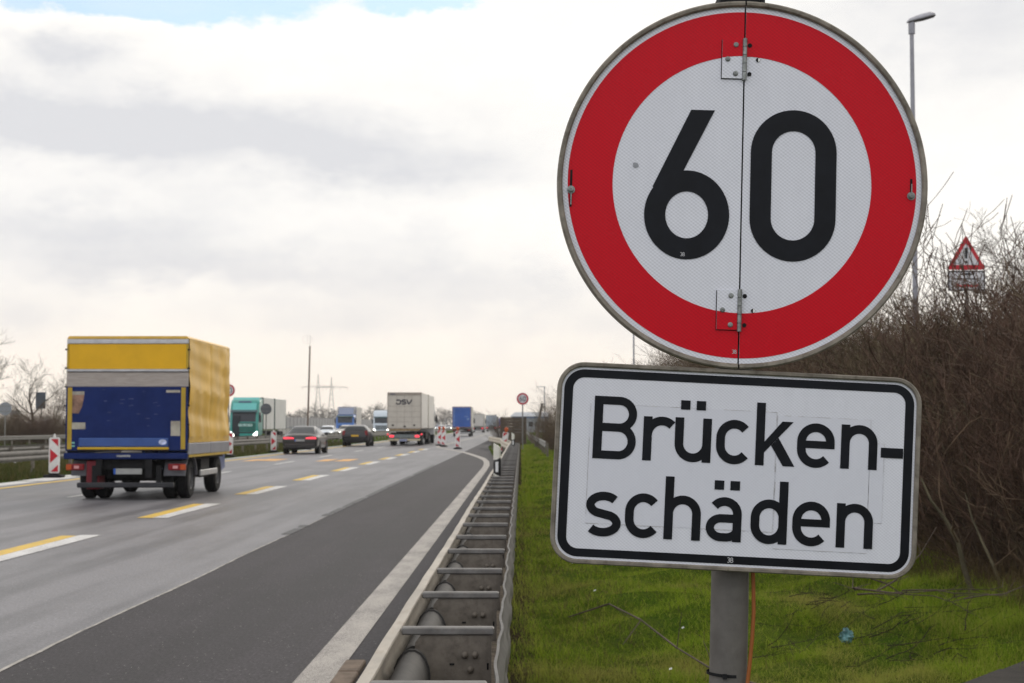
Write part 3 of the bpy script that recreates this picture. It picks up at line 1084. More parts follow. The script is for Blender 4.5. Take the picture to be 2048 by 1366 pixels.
# ------------------------------------------------------------------ crash barrier beside the shoulder
def barrier_right():
    root = empty('crash_barrier', (-.27, 4.0, 0), 'weathered double crash barrier running along the grass verge below the big sign', 'crash barrier')
    ox, oy = root.location[0], root.location[1]
    ys_ = np.arange(2.3, 69.0, .209)
    step = 1.254
    first = 4.69
    nsp = 51
    # front beam: flat pale lip and rounded back, slightly wavy
    pth = [(-.4735 + .0015 * math.sin((y - first) / step * 2 * math.pi) + .003 * math.sin(y * .7) - ox, y - oy, 0, 1, 0) for y in ys_]
    # end of the beam swings out to the left round the start of the bridge
    fl = [(-.44, 69.5), (-.46, 74), (-.62, 80), (-.95, 88), (-1.4, 96), (-1.95, 104), (-2.2, 108)]
    for x, y in fl:
        pth.append((x - ox, y - oy, 0, 1, 0))
    prof = [(-.020, .750), (.020, .752), (.022, .744), (-.012, .738), (-.020, .70), (-.034, .672), (-.034, .615), (-.012, .59), (-.012, .56), (-.034, .53), (-.034, .475), (-.012, .45), (-.004, .45), (-.024, .478), (-.024, .527), (-.002, .555), (-.002, .595), (-.024, .62), (-.024, .668), (-.012, .695), (-.016, .735)]
    mb = MB().sweep(prof, pth, True)
    obj('front_beam', mb, GALV_L, root, smooth=50)
    # rounded spacer tube behind the front beam, in lengths
    for i in range(nsp - 1):
        y0 = first + i * step
        mb = MB()
        pr = [(.072 + .062 * math.cos(t), .595 + .095 * math.sin(t)) for t in np.linspace(0, 2 * math.pi, 18, endpoint=False)]
        mb.sweep(pr, [(-.4735 - ox, y0 + .045 - oy, 0, 1, 0), (-.4735 - ox, y0 + step - .03 - oy, 0, 1, 0)], True)
        pr2 = [(.072 + .069 * math.cos(t), .595 + .103 * math.sin(t)) for t in np.linspace(0, 2 * math.pi, 18, endpoint=False)]
        mb.sweep(pr2, [(-.4735 - ox, y0 + step - .11 - oy, 0, 1, 0), (-.4735 - ox, y0 + step - .095 - oy, 0, 1, 0)], True)
        obj('tube', mb, TUBE_M, root, smooth=40)
    # rear beam, its top edge bowed between the spacers
    pth = []
    for y in np.arange(2.3, 69.0, .1045):
        ph = (y - first) / step * 2 * math.pi
        pth.append((-.078 + .0045 * math.sin(ph + 1.2) + .003 * math.sin(2 * ph) - ox, y - oy, 0, 1, 0))
    prof = [(-.006, .742), (.004, .742), (.006, .70), (.022, .672), (.022, .615), (.006, .59), (.006, .56), (.022, .53), (.022, .475), (.006, .45), (-.002, .45), (.012, .478), (.012, .527), (-.002, .555), (-.002, .595), (.012, .62), (.012, .668), (-.002, .695)]
    obj('rear_beam', MB().sweep(prof, pth, True), REAR_M, root, smooth=50)
    # spacers: channel with a light top flange and bolted web
    bolt = MB().lathe([(.0135, -.0015), (.0135, -.004), (.0105, -.011), (.004, -.0145), (.0001, -.015)], 10, 'y')
    bolt_me = bolt.mesh('bolt', GALV_D, 40)
    web = MB()
    web.box((.105, 0, .535), (.362, .006, .742))
    web.prism([(.105, .535), (.075, .57), (.075, .70), (.105, .742)], 0, .005, 'y')
    web_me = web.mesh('web', GALV_D)
    fix_normals(web_me)
    fl_ = MB()
    fl_.bbox((.024, -.012, .730), (.372, .045, .758), .005)
    fl_me = fl_.mesh('flange', FLANGE_M)
    fix_normals(fl_me)
    slot_me = MB().box((.205, -.002, .617), (.223, .0, .624)).mesh('slot', RUBBER)
    slot2_me = MB().box((.345, -.002, .60), (.352, 0, .625)).mesh('slot', RUBBER)
    pst = MB()
    pst.box((.16, .02, -.3), (.27, .028, .55))
    pst.box((.16, .02, -.3), (.168, .085, .55))
    pst.box((.262, .02, -.3), (.27, .085, .55))
    pst_me = pst.mesh('post', GALV_D)
    for i in range(nsp):
        y = first + i * step
        j = rng.uniform(-.006, .006)
        s = link('spacer', web_me, root, (-.4735 - ox, y - oy + .02, j))
        link('flange', fl_me, s)
        if i < 14:
            for (x, z) in ((.262, .655), (.300, .655), (.283, .60)):
                link('bolt', bolt_me, s, (x, 0, z))
            link('slot', slot_me, s)
            link('slot', slot2_me, s)
        link('post', pst_me, root, (-.4735 - ox + rng.uniform(-.01, .01), y - oy + .03, 0))


barrier_right()
# planks and rubble lying between the beams near the front
WOODB = mat('old_board', (.20, .165, .125), .9, var=.35, scale=8, stretch=(1, 8, 8), bump=.4)
pl = None
for i, (x0, y0, l, z) in enumerate(((-.36, 5.2, .30, .0), (-.36, 5.36, .30, .012), (-.36, 5.52, .29, .004))):
    mb = MB().bbox((x0, y0, z - .01), (x0 + l, y0 + .14, z + .03), .006)
    tag(obj('board', mb, WOODB), 'weathered grey board lying on the ground between the two barrier beams', 'board', 'boards between the barrier beams')


def delineator(y, x, label):
    r = empty('delineator_post', (x, y, .55), label, 'delineator post', 'delineator posts on the barrier', rz=R(-3))
    sh = MB().prism(rrect(-.058, -.05, .058, .30, .004, 2), -.035, .035, 'y')
    sec = [(.058, 0), (.03, .042), (-.03, .042), (-.058, 0), (-.03, -.042), (.03, -.042)]
    W = mat('delineator_white', (.66, .64, .57), .5, var=.08, scale=8)
    mb = MB().prism([(p[0], p[1]) for p in sec], .0, .19, 'z')
    n_ = 6
    mb2 = MB()
    vv = [(p[0], p[1], .43) for p in sec] + [(p[0] * .98, p[1] * .98, .66 + (p[0] * -.45 if p[0] < 0 else -p[0] * .9)) for p in sec]
    mb2.add(vv, [tuple(range(6)), tuple(range(11, 5, -1))] + [(k, 6 + k, 6 + (k + 1) % 6, (k + 1) % 6) for k in range(6)])
    mb3 = MB()
    s2 = [(p[0] * 1.01, p[1] * 1.01) for p in sec]
    vv = [(p[0], p[1], .19 - p[0] * .5) for p in s2] + [(p[0], p[1], .43 + p[0] * .55) for p in s2]
    mb3.add(vv, [tuple(range(6)), tuple(range(11, 5, -1))] + [(k, 6 + k, 6 + (k + 1) % 6, (k + 1) % 6) for k in range(6)])
    obj('post_foot', MB().prism(sec, 0, .215, 'z'), W, r)
    obj('post_head', mb2, W, r)
    obj('black_band', mb3, mat('delineator_black', (.015, .015, .016), .5, var=.1), r)
    obj('reflector', MB().bbox((-.022, -.052, .235), (.022, -.044, .395), .003), mat('reflector_white', (.72, .72, .72), .25, var=0), r)
    obj('bracket', MB().bbox((-.05, -.06, .02), (.075, .05, .12), .01), W, r)
    return r


delineator(24.75, -.375, 'near white delineator post with black band on the barrier beside the edge line')
d2 = delineator(58, -.29, 'small far delineator post on the barrier in front of the brown timber wall')

# ------------------------------------------------------------------ guide beacons
BEACON_W = mat('beacon_white', (.64, .62, .60), .4, var=.1, scale=5)
BEACON_R = mat('beacon_red', (.46, .018, .03), .4, var=.1, scale=5)


def beacon(x, y, label, side=1, lamp=False, tilt=0., rz=0.):
    r = empty('guide_beacon', (x, y, .0), label, 'guide beacon', 'red and white guide beacons', rz=rz)
    obj('foot', MB().bbox((-.27, -.2, .004), (.27, .2, .085), .03).bbox((-.14, -.1, .085), (.14, .1, .13), .02), RUBBER, r)
    bd = obj('board', MB().prism(rrect(-.155, .13, .155, 1.16, .06, 6), -.02, .02, 'y'), BEACON_W, r, rot=(0, tilt, 0))
    s = side
    tri = [[(-.10 * s, 1.115), (.115 * s, 1.115), (.115 * s, .90)], [(-.118 * s, .83), (.115 * s, .63), (-.118 * s, .42)], [(-.10 * s, .17), (.115 * s, .17), (.115 * s, .375)]]
    for t in tri:
        if s < 0:
            t = t[::-1]
        obj('red_triangle', MB().flat(t, -.024), BEACON_R, bd)
    if lamp:
        ln = MB().lathe([(.0001, -.06), (.08, -.06), (.105, -.03), (.112, 0), (.105, .03), (.08, .06), (.0001, .06)], 18, 'y', (0, 0, 1.30))
        lp = obj('warning_lamp', ln, AMBER, r, rot=(0, tilt, 0), smooth=40)
        obj('lamp_base', MB().bbox((-.06, -.045, 1.14), (.06, .045, 1.22), .015), mat('orange_plastic', (.45, .10, .02), .5, var=.1), lp)
    else:
        obj('knob', MB().lathe([(.04, 1.155), (.035, 1.2), (.028, 1.25), (.0001, 1.265)], 10, 'z'), BEACON_W, bd, smooth=40)
    return r


beacon(-13.5, 45.6, 'guide beacon left of the yellow truck with red arrow pointing right', 1)
beacon(-13.82, 74.8, 'guide beacon half hidden behind the right side of the yellow truck', 1)
beacon(-13.65, 87.0, 'guide beacon just left of the dark saloon car', 1)
beacon(-5.42, 110.5, 'lamp topped guide beacon beside the white two box lorry, front one of the pair', -1, True)
beacon(-6.0, 116, 'guide beacon hidden behind its twin beside the white two box lorry', -1, True)
beacon(-4.0, 99.7, 'lamp topped guide beacon standing in front of the blue trailer', -1, True)
beacon(-.97, 83.0, 'tilted guide beacon with orange lamp behind the white curved barrier', -1, True, R(9))

# ------------------------------------------------------------------ vehicles
def wheel_meshes(rad, wid, rim_m):
    k = rad
    t = MB().lathe([(k * .56, -wid / 2), (k * .9, -wid / 2), (k, -wid / 2 + .04), (k, wid / 2 - .04), (k * .9, wid / 2), (k * .56, wid / 2)], 22, 'x')
    for i in range(1, 4):
        pass
    rm = MB().lathe([(k * .57, -wid * .46), (k * .52, -wid * .3), (k * .3, -wid * .25), (k * .12, -wid * .38), (.001, -wid * .38)], 18, 'x')
    rm.lathe([(k * .57, wid * .46), (k * .52, wid * .3), (k * .3, wid * .25), (k * .12, wid * .38), (.001, wid * .38)], 18, 'x')
    return t.mesh('wheel', RUBBER, 40), rm.mesh('rim', rim_m, 40)


WM = {}


def wheel(parent, x, y, rad=.5, wid=.3, rim_m=SILVER):
    key = (rad, wid, rim_m.name)
    if key not in WM:
        WM[key] = wheel_meshes(rad, wid, rim_m)
    t, rm = WM[key]
    w_ = link('wheel', t, parent, (x, y, rad))
    link('rim', rm, w_)
    return w_


def cab(root, yb, col, cabw=2.44, top=3.75, scr=True, dark=(.03, .05, .05), mirror=True, grille=None):
    """driver's cab; yb is the rear wall, front at yb + 2.25"""
    f = yb + 2.25
    hw_ = cabw / 2
    prof = [(yb, .75), (yb, top - .05), (yb + .25, top), (f - .95, top - .06), (f - .55, top - .35), (f - .22, 2.72), (f - .06, 1.75), (f, 1.55), (f + .02, .75), (f - .05, .38), (f - .7, .36), (f - .75, .62)]
    # rounded corners in plan: several slices across
    mb = MB()
    sl_ = [(-hw_, .10), (-hw_ + .05, .045), (-hw_ + .16, .0), (0, -.015), (hw_ - .16, .0), (hw_ - .05, .045), (hw_, .10)]
    n_ = len(prof)
    vv = []
    for x, ins in sl_:
        for (y, z) in prof:
            yy = y - (ins if y > yb + .6 else 0)
            zz = z - (ins * .6 if z > top - .5 else 0)
            vv.append((x, yy, zz))
    ff = [tuple(range(n_)), tuple(range((len(sl_) - 1) * n_, len(sl_) * n_))]
    for i in range(len(sl_) - 1):
        for k in range(n_):
            k2 = (k + 1) % n_
            ff.append((i * n_ + k, i * n_ + k2, (i + 1) * n_ + k2, (i + 1) * n_ + k))
    mb.add(vv, ff)
    c = obj('cab', mb, col, root, smooth=35)
    # windscreen follows the slope between z 1.8 and 2.65
    def sl(z): return f - .06 - (z - 1.75) / (2.72 - 1.75) * .16
    mb = MB()
    xs_ = [-hw_ + .12, -hw_ + .3, 0, hw_ - .3, hw_ - .12]
    vv = []
    for z in (1.8, 2.66):
        for x in xs_:
            vv.append((x, sl(z) + .022 - (.05 if abs(x) > hw_ - .2 else 0), z))
    mb.add(vv, [(i, i + 1, 6 + i, 5 + i) for i in range(4)])
    obj('windscreen', mb, GLASS_M, c)
    mb = MB().prism([(f - .12, 2.62), (f + .14, 2.60), (f + .10, 2.70), (f - .2, 2.82)], -hw_ + .08, hw_ - .08, 'x')
    obj('sun_visor', mb, mat('visor_tint', (.05, .09, .10), .3, var=0), c)
    gm = grille or mat('grille_dark', (.02, .03, .03), .5, var=.1)
    g_ = MB()
    for i in range(4):
        g_.bbox((-hw_ + .34, f + .0, .82 + i * .17), (hw_ - .34, f + .04, .94 + i * .17), .012)
    obj('grille', g_, gm, c)
    obj('front_bumper', MB().bbox((-hw_ + .02, f - .4, .30), (hw_ - .02, f + .05, .72), .05), col, c)
    for s in (-1, 1):
        hl = MB().prism([(s * (hw_ - .06), .60), (s * (hw_ - .42), .56), (s * (hw_ - .40), .72), (s * (hw_ - .12), .98), (s * (hw_ - .06), .95)], f + .03, f + .075, 'y')
        obj('headlight', hl, HEAD, c)
        mb = MB().prism([(yb + .9, 1.85), (f - .28, 1.85), (f - .42, 2.62), (yb + .9, 2.62)], s * (hw_ + .004), s * (hw_ + .012), 'x')
        obj('side_window', mb, GLASS_M, c)
        if mirror:
            mm = MB().bbox((s * (hw_ + .12) - .09, f - .32, 1.75), (s * (hw_ + .12) + .09, f - .20, 2.35), .03)
            mm.tube([(s * hw_, f - .25, 2.45), (s * (hw_ + .12), f - .25, 2.42), (s * (hw_ + .12), f - .25, 2.33)], .025, 6)
            obj('mirror', mm, mat('mirror_black', (.03, .03, .032), .4, var=0), c)
    for s in (-1, 1):
        wheel(root, s * (hw_ - .2), yb + .95, .5, .32)
    return c


def chassis(root, y0, y1, w=.95, z=.75):
    mb = MB()
    mb.box((-w / 2, y0, z), (-w / 2 + .1, y1, z + .25)).box((w / 2 - .1, y0, z), (w / 2, y1, z + .25))
    for y in np.arange(y0 + .3, y1, 1.3):
        mb.box((-w / 2, y, z + .04), (w / 2, y + .12, z + .2))
    mb.box((-1.15, y0 + (y1 - y0) * .42, .45), (-.55, y0 + (y1 - y0) * .6, 1.0)).box((.55, y0 + (y1 - y0) * .42, .45), (1.15, y0 + (y1 - y0) * .6, 1.0))
    return obj('chassis', mb, DARK, root)


def rear_end(root, y=0., w=2.4, zl=.72, lit=True, bar=None, plate=True):
    e_ = obj('rear_beam', MB().bbox((-w / 2, y, zl - .10), (w / 2, y + .08, zl + .14), .02), DARK if bar is None else bar, root)
    for s in (-1, 1):
        obj('tail_light', MB().bbox((s * (w / 2 - .23) - .19, y - .03, zl - .06), (s * (w / 2 - .23) + .19, y - .001, zl + .09), .015), RED_LIT if lit else RED_L, root)
    if plate:
        obj('number_plate', MB().bbox((-.26, y - .022, zl - .09), (.26, y - .004, zl + .03), .008), PLATE_M, e_)
    return e_


def seams(mb, x0, x1, z0, z1, y, nx, w=.018):
    for i in range(1, nx):
        x = x0 + (x1 - x0) * i / nx
        mb.box((x - w / 2, y - .004, z0), (x + w / 2, y, z1))


# --- the yellow and blue curtain lorry in the second lane
def yellow_lorry():
    r = empty('yellow_lorry', (-7.98, 31.9, 0), 'nearest lorry, yellow tarpaulin sides and dented blue tail lift, seen from behind', 'lorry')
    hw_ = 1.235
    L = 4.5
    YT = mat('tarpaulin_yellow', (.66, .40, .06), .42, var=.12, scale=1.2, spec=.4, dirt=((.46, .29, .05), .5), coat=.0)
    YP = mat('yellow_panel', (.68, .38, .010), .5, var=.06, scale=2)
    YS = mat('yellow_edge', (.42, .28, .03), .5, var=.12, scale=3)
    BL = mat('tail_lift_blue', (.013, .025, .105), .5, var=.15, scale=2, dirt=((.02, .034, .12), .5), spec=.06)
    BL2 = mat('lift_lip_blue', (.04, .085, .26), .4, var=.12, scale=3)
    BEIGE = mat('worn_board', (.36, .32, .29), .75, var=.12, scale=3, stretch=(1, 1, 9), dirt=((.25, .19, .15), .6))
    GRY = mat('dropside_grey', (.26, .26, .29), .45, .3, var=.1, scale=3)
    # tarpaulin: side cloth with folds, roof
    nu, nv = 64, 60
    rr2 = np.random.default_rng(3)
    for s in (-1, 1):
        mb = MB()
        vv = []
        for i in range(nu + 1):
            for j in range(nv + 1):
                u, v = i / nu, j / nv
                y = .06 + u * (L - .08)
                z = 1.16 + v * 2.13
                d = .012 * math.sin(u * 11 + v * 2.3) * math.sin(math.pi * v) + .026 * math.sin(v * 14 + .5 * math.sin(u * 3.1) + .6) * (1.15 - v) * math.sin(math.pi * min(1, v * 1.1 + .05)) + .004 * math.sin(v * 37 + u * 5) + .003 * math.sin(u * 23 + 2 * math.sin(v * 7))
                d += .03 * math.exp(-((u - .9) / .06) ** 2) * math.sin(v * 9 + 1) + .012 * math.sin(u * 31) * (1 - v) * (v < .5)
                d += .045 * math.exp(-(((u - .82) - (v - .8) * .35) / .03) ** 2) * math.exp(-((v - .8) / .2) ** 2)
                d -= .02 * math.exp(-((u - .5) / .02) ** 2)
                if v < .05 or v > .97:
                    d *= .2
                vv.append((s * (hw_ + .004 + d), y, z))
        ff = [(i * (nv + 1) + j, (i + 1) * (nv + 1) + j, (i + 1) * (nv + 1) + j + 1, i * (nv + 1) + j + 1) for i in range(nu) for j in range(nv)]
        mb.add(vv, ff)
        obj('side_tarpaulin', mb, YT, r, smooth=60)
    obj('roof', MB().prism([(-hw_ - .01, 3.27), (hw_ + .01, 3.27), (hw_ - .04, 3.325), (-hw_ + .04, 3.325)], .0, L, 'y'), YT, r)
    obj('inner_frame', MB().box((-hw_ + .12, .03, 1.16), (hw_ - .12, L - .02, 3.26)), BEIGE, r)
    # tail
    obj('top_rail', MB().bbox((-hw_, -.03, 3.165), (hw_, .03, 3.26), .012), SILVER, r)
    obj('upper_panel', MB().box((-hw_ + .045, -.012, 2.655), (hw_ - .045, .03, 3.163)), YP, r)
    pf = MB().bbox((-hw_, -.022, 2.656), (-hw_ + .043, .02, 3.163), .006).bbox((hw_ - .043, -.022, 2.656), (hw_, .02, 3.163), .006)
    obj('panel_frame', pf, YS, r)
    obj('middle_rail', MB().bbox((-hw_, -.04, 2.60), (hw_, .03, 2.65), .01), SILVER, r)
    obj('board_panel', MB().box((-hw_, -.012, 2.30), (hw_, .03, 2.585)), BEIGE, r)
    bl = obj('tail_lift', MB().bbox((-hw_, -.05, 1.0), (hw_, .02, 2.292), .012), BL, r)
    for s in (-1, 1):
        x = s * (hw_ - .085)
        obj('yellow_strip', MB().box((x - .045, -.058, 1.03), (x + .045, -.051, 2.28)), YS, bl)
    obj('lift_lip', MB().bbox((-.96, -.085, 1.075), (.86, -.05, 1.26), .02), BL2, bl)
    obj('lip_edge', MB().bbox((-.98, -.095, 1.02), (.87, -.05, 1.072), .012), mat('lip_yellow', (.52, .33, .02), .45, var=.1), bl)
    obj('round_sticker', MB().prism([(.745 + .08 * math.cos(t), 1.175 + .055 * math.sin(t)) for t in np.linspace(0, 6.28, 18, endpoint=False)], -.088, -.086, 'y'), mat('sticker_pale', (.5, .55, .75), .4, var=.3, scale=12), bl)
    # labels and scuffs on the lift
    stk = mat('sticker_beige', (.36, .33, .27), .6, var=.25, scale=6)
    stk2 = mat('sticker_brown', (.24, .14, .10), .6, var=.5, scale=5)
    for (x0, z0_, x1, z1_, m_) in ((-1.11, 2.13, -.86, 2.20, stk), (-1.11, 1.435, -.83, 1.57, stk), (.90, 1.30, 1.09, 1.60, stk), (.80, 2.175, 1.08, 2.225, stk)):
        obj('sticker', MB().bbox((x0, -.054, z0_), (x1, -.051, z1_), .002), m_, bl)
    obj('sticker', MB().prism([(-1.11, 1.76), (-1.11, 2.13), (-.86, 2.13), (-.90, 1.9), (-.97, 1.75)], -.0535, -.051, 'y'), stk2, bl)
    for k in range(2):
        obj('sticker', MB().box((-1.15, -.054, 1.08 + k * .065), (-1.04, -.0515, 1.11 + k * .065)), mat('sticker_green', (.18, .42, .36), .5, var=.2), bl)
    sc = MB()
    for _ in range(15):
        x, z = rr2.uniform(-.5, .75), rr2.uniform(1.4, 2.25)
        w_ = rr2.uniform(.03, .11)
        sc.flat([(x, z), (x + w_, z + rr2.uniform(-.01, .03)), (x + w_, z + .012), (x, z + .012)], -.0512)
    obj('scuff', sc, mat('scuff_pale', (.06, .07, .15), .6, var=.5, scale=9), bl)
    obj('rear_crossbeam', MB().bbox((-hw_ - .03, -.05, .83), (hw_, .1, .955), .015), BL, r)
    obj('maker_plate', MB().bbox((-.19, -.058, .875), (.09, -.051, .915), .003), mat('plate_grey', (.3, .3, .3), .4, var=.4, scale=30), r)
    # underside
    mb = MB()
    mb.box((-.5, .1, .62), (.5, L + 1.2, .86)).box((-1.05, .35, .66), (1.05, .6, .84)).box((-.62, -.02, .5), (-.5, .5, .95)).box((.38, -.02, .45), (.52, .5, 1.0))
    mb.box((-.5, .35, .45), (.45, .5, .8)).box((-1.0, .9, .36), (1.0, 1.15, .6)).box((.6, 2.0, .4), (1.1, 2.9, .82)).box((-1.1, 2.0, .4), (-.6, 3.0, .82)).box((-1.1, .12, .80), (1.1, L, .86))
    obj('chassis', mb, DARK, r)
    obj('bumper_bar', MB().bbox((-.99, -.06, .255), (.97, .06, .36), .02), mat('bumper_black', (.03, .03, .034), .55, var=.2), r)
    obj('bumper_bracket', MB().box((-.7, .0, .35), (-.6, .08, .7)).box((.6, .0, .35), (.7, .08, .7)), DARK, r)
    ob = obj('number_plate', MB().bbox((-.21, -.03, .525), (.32, -.015, .64), .004), PLATE_M, r)
    obj('plate_band', MB().bbox((-.255, -.031, .525), (-.212, -.015, .64), .004), mat('plate_blue', (.03, .10, .40), .5, var=0), ob)
    obj('toolbox', MB().bbox((-.83, .05, .22), (-.56, .5, .80), .02), mat('box_red', (.16, .012, .02), .5, var=.25, scale=4), r)
    for s in (-1, 1):
        tl = obj('tail_light', MB().bbox((s * 1.03 - .18, -.05, .605), (s * 1.03 + .18, .02, .735), .015), RED_L, r)
        obj('indicator', MB().bbox((s * 1.155 - .055, -.056, .615), (s * 1.155 + .055, -.049, .725), .005), AMBER, tl)
        obj('reflector', MB().bbox((s * 1.0 - .05, -.056, .64), (s * 1.0 + .05, -.049, .70), .005), mat('lens_pink', (.6, .3, .3), .3, var=0), tl)
        obj('mudguard', MB().prism([(.75 + .62 * math.cos(t), .42 + .52 * math.sin(t)) for t in np.linspace(.1, 3.0, 12)] + [(.75 + .58 * math.cos(t), .42 + .48 * math.sin(t)) for t in np.linspace(3.0, .1, 12)], s * .72, s * 1.16, 'x'), mat('mudguard_grey', (.14, .14, .155), .5, var=.1), r)
        for dx in (.70, .99):
            wheel(r, s * dx, 1.0, .42, .24, mat('rim_dark', (.10, .10, .105), .5, .3, var=.2))
        wheel(r, s * .93, 4.15, .42, .26, mat('rim_dark', (.10, .10, .105), .5, .3, var=.2))
        dp = obj('dropside', MB().bbox((s * hw_ - .018, .05, .92), (s * hw_ + .018, 2.25, 1.15), .008).bbox((s * hw_ - .018, 2.29, .92), (s * hw_ + .018, L - .02, 1.15), .008), GRY, r)
        obj('side_stripe', MB().box((s * (hw_ + .016) - .006, .05, .865), (s * (hw_ + .016) + .006, L - .02, .915)), YS, dp)
        obj('side_guard', MB().bbox((s * 1.13 - .02, 1.75, .44), (s * 1.13 + .02, 3.6, .56), .01), SILVER, r)
        cl = MB()
        for k in range(5):
            z = 3.05 - .38 * k
            cl.bbox((s * (hw_ + .01) - .025, -.035, z - .015), (s * (hw_ + .01) + .025, .0, z + .015), .004)
        obj('hinge', cl, DARK, r)
    obj('cab', MB().prism([(L + .1, .7), (L + .1, 2.5), (L + .5, 2.62), (L + 1.1, 2.5), (L + 1.75, 1.6), (L + 1.85, .5), (L + 1.2, .4)], -.80, .80, 'x'), mat('cab_blue', (.03, .06, .2), .35, var=.05, coat=.5), r)
    return r


yellow_lorry()

# logo lettering as strokes on the two box lorry


def logo_letters(parent, x0, z0_, h, y):
    INK = mat('logo_ink', (.012, .014, .03), .5, var=.1)
    k = h
    D_ = [[(.16, .78), (.30, 1.0 - .1), (.72, .9)] + arc(.72, .5, .40, .40, 90, -90, 10) + [(.22, .1), (.10, .35)]]
    Sx = 1.28
    S1 = [[(Sx + .98, .9), (Sx + .34, .9)] + arc(Sx + .34, .71, .2, .19, 90, 270, 8) + [(Sx + .74, .52)] + arc(Sx + .74, .31, .2, .21, 90, -90, 8) + [(Sx + .06, .1)]]
    Vx = 2.42
    V_ = [[(Vx + .02, 1.0), (Vx + .42, .12), (Vx + .58, .12), (Vx + 1.15, 1.0)]]
    for g in (D_, S1, V_):
        mb = MB()
        for st in g:
            mb.ribbon([(p[0] * .92, p[1]) for p in st], .235, y, k, (x0, z0_))
        obj('letter', mb, INK, parent, fix=False)


def box_body(root, y0, y1, w, z0_, z1, m, frame=None, name='box_body', ribs=0):
    bd = obj(name, MB().bbox((-w / 2, y0, z0_), (w / 2, y1, z1), .03), m, root)
    if frame:
        fr = MB()
        t = .06
        for y in (y0 - .006, y1 - t + .006):
            fr.box((-w / 2 - .006, y, z0_ - .02), (-w / 2 + t, y + t, z1 + .006)).box((w / 2 - t, y, z0_ - .02), (w / 2 + .006, y + t, z1 + .006))
            fr.box((-w / 2 + t + .001, y, z1 - t), (w / 2 - t - .001, y + t, z1 + .006)).box((-w / 2 + t + .001, y, z0_ - .02), (w / 2 - t - .001, y + t, z0_ + t))
        obj('frame', fr, frame, bd)
    if ribs:
        n_ = int((y1 - y0) / ribs)
        me_ = MB().box((-.006, -.02, z0_ + .02), (.006, .02, z1 - .05)).mesh('side_rib', m)
        for i in range(1, n_):
            y = y0 + (y1 - y0) * i / n_
            for s in (-1, 1):
                link('side_rib', me_, bd, (s * (w / 2 + .004), y, 0))
    return bd


def swap_body_lorry():
    r = empty('two_box_lorry', (-8.53, 115.3, 0), 'cream white two box lorry with a dark three letter logo on its rear doors', 'lorry')
    CW = mat('box_cream', (.50, .46, .40), .5, var=.06, scale=1.5, dirt=((.36, .31, .25), .4))
    CS = mat('box_side', (.62, .60, .57), .45, var=.06, scale=1.5)
    GR = mat('frame_greybrown', (.30, .26, .22), .6, var=.15)
    b1 = box_body(r, 0, 8.0, 2.5, 1.25, 3.9, CW, GR)
    obj('side_panel', MB().box((1.256, .08, 1.30), (1.262, 7.92, 3.83)).box((-1.262, .08, 1.30), (-1.256, 7.92, 3.83)), CS, b1)
    obj('header', MB().box((-1.18, -.03, 3.70), (1.18, -.008, 3.87)), GR, b1)
    obj('header_label', MB().box((-1.05, -.036, 3.73), (-.65, -.031, 3.82)), mat('ink_grey', (.10, .10, .12), .6, var=0), b1)
    sg = MB()
    for z in (2.9, 2.5, 2.1, 1.75):
        sg.box((-1.17, -.012, z - .008), (1.17, -.002, z + .008))
    for x in (-.55, 0, .55):
        sg.box((x - .008, -.014, 1.33), (x + .008, -.002, 3.69))
    obj('door_seams', sg, GR, b1)
    lk = MB().bbox((-.06, -.05, 1.36), (.10, -.01, 1.46), .01)
    for x in (-.85, .72):
        lk.bbox((x - .07, -.035, 1.45), (x + .07, -.01, 1.56), .01)
    obj('lock', lk, DARK, b1)
    logo_letters(b1, -.64, 3.02, .36, -.02)
    obj('lower_sill', MB().prism([(-1.22, 1.25), (1.22, 1.25), (1.05, 1.10), (-1.05, 1.10)], .0, .5, 'y'), mat('rusty_sill', (.26, .18, .09), .8, var=.3, scale=3), b1)
    b2 = box_body(r, 8.9, 16.6, 2.5, 1.25, 3.9, CS, GR)
    chassis(r, .2, 16.4)
    obj('underride_bar', MB().bbox((-1.17, -.02, .36), (1.17, .08, .52), .015), mat('bar_beige', (.46, .40, .28), .5, var=.15), r)
    obj('light_board', MB().bbox((-1.17, .0, .56), (1.17, .06, .83), .015), mat('board_grey', (.16, .18, .18), .5, var=.2), r)
    obj('blue_band', MB().box((-.36, -.024, .33), (.22, -.0205, .50)), mat('band_blue', (.22, .24, .36), .5, var=.1), r)
    for s in (-1, 1):
        obj('tail_light', MB().bbox((s * .93 - .16, -.03, .63), (s * .93 + .16, -.001, .78), .02), RED_LIT, r)
        obj('marker_light', MB().bbox((s * 1.24 - .05, .3, .78), (s * 1.24 + .05, .38, .90), .02), RED_LIT, r)
        for y in (2.2, 3.5, 10.8, 12.1):
            wheel(r, s * 1.0, y, .48, .36)
    obj('number_plate', MB().bbox((.24, -.02, .12), (.78, .0, .29), .006), PLATE_M, r)
    cab(r, 16.9, mat('cab_white', (.6, .6, .6), .35, var=.04, coat=.4), top=3.4)
    return r


swap_body_lorry()


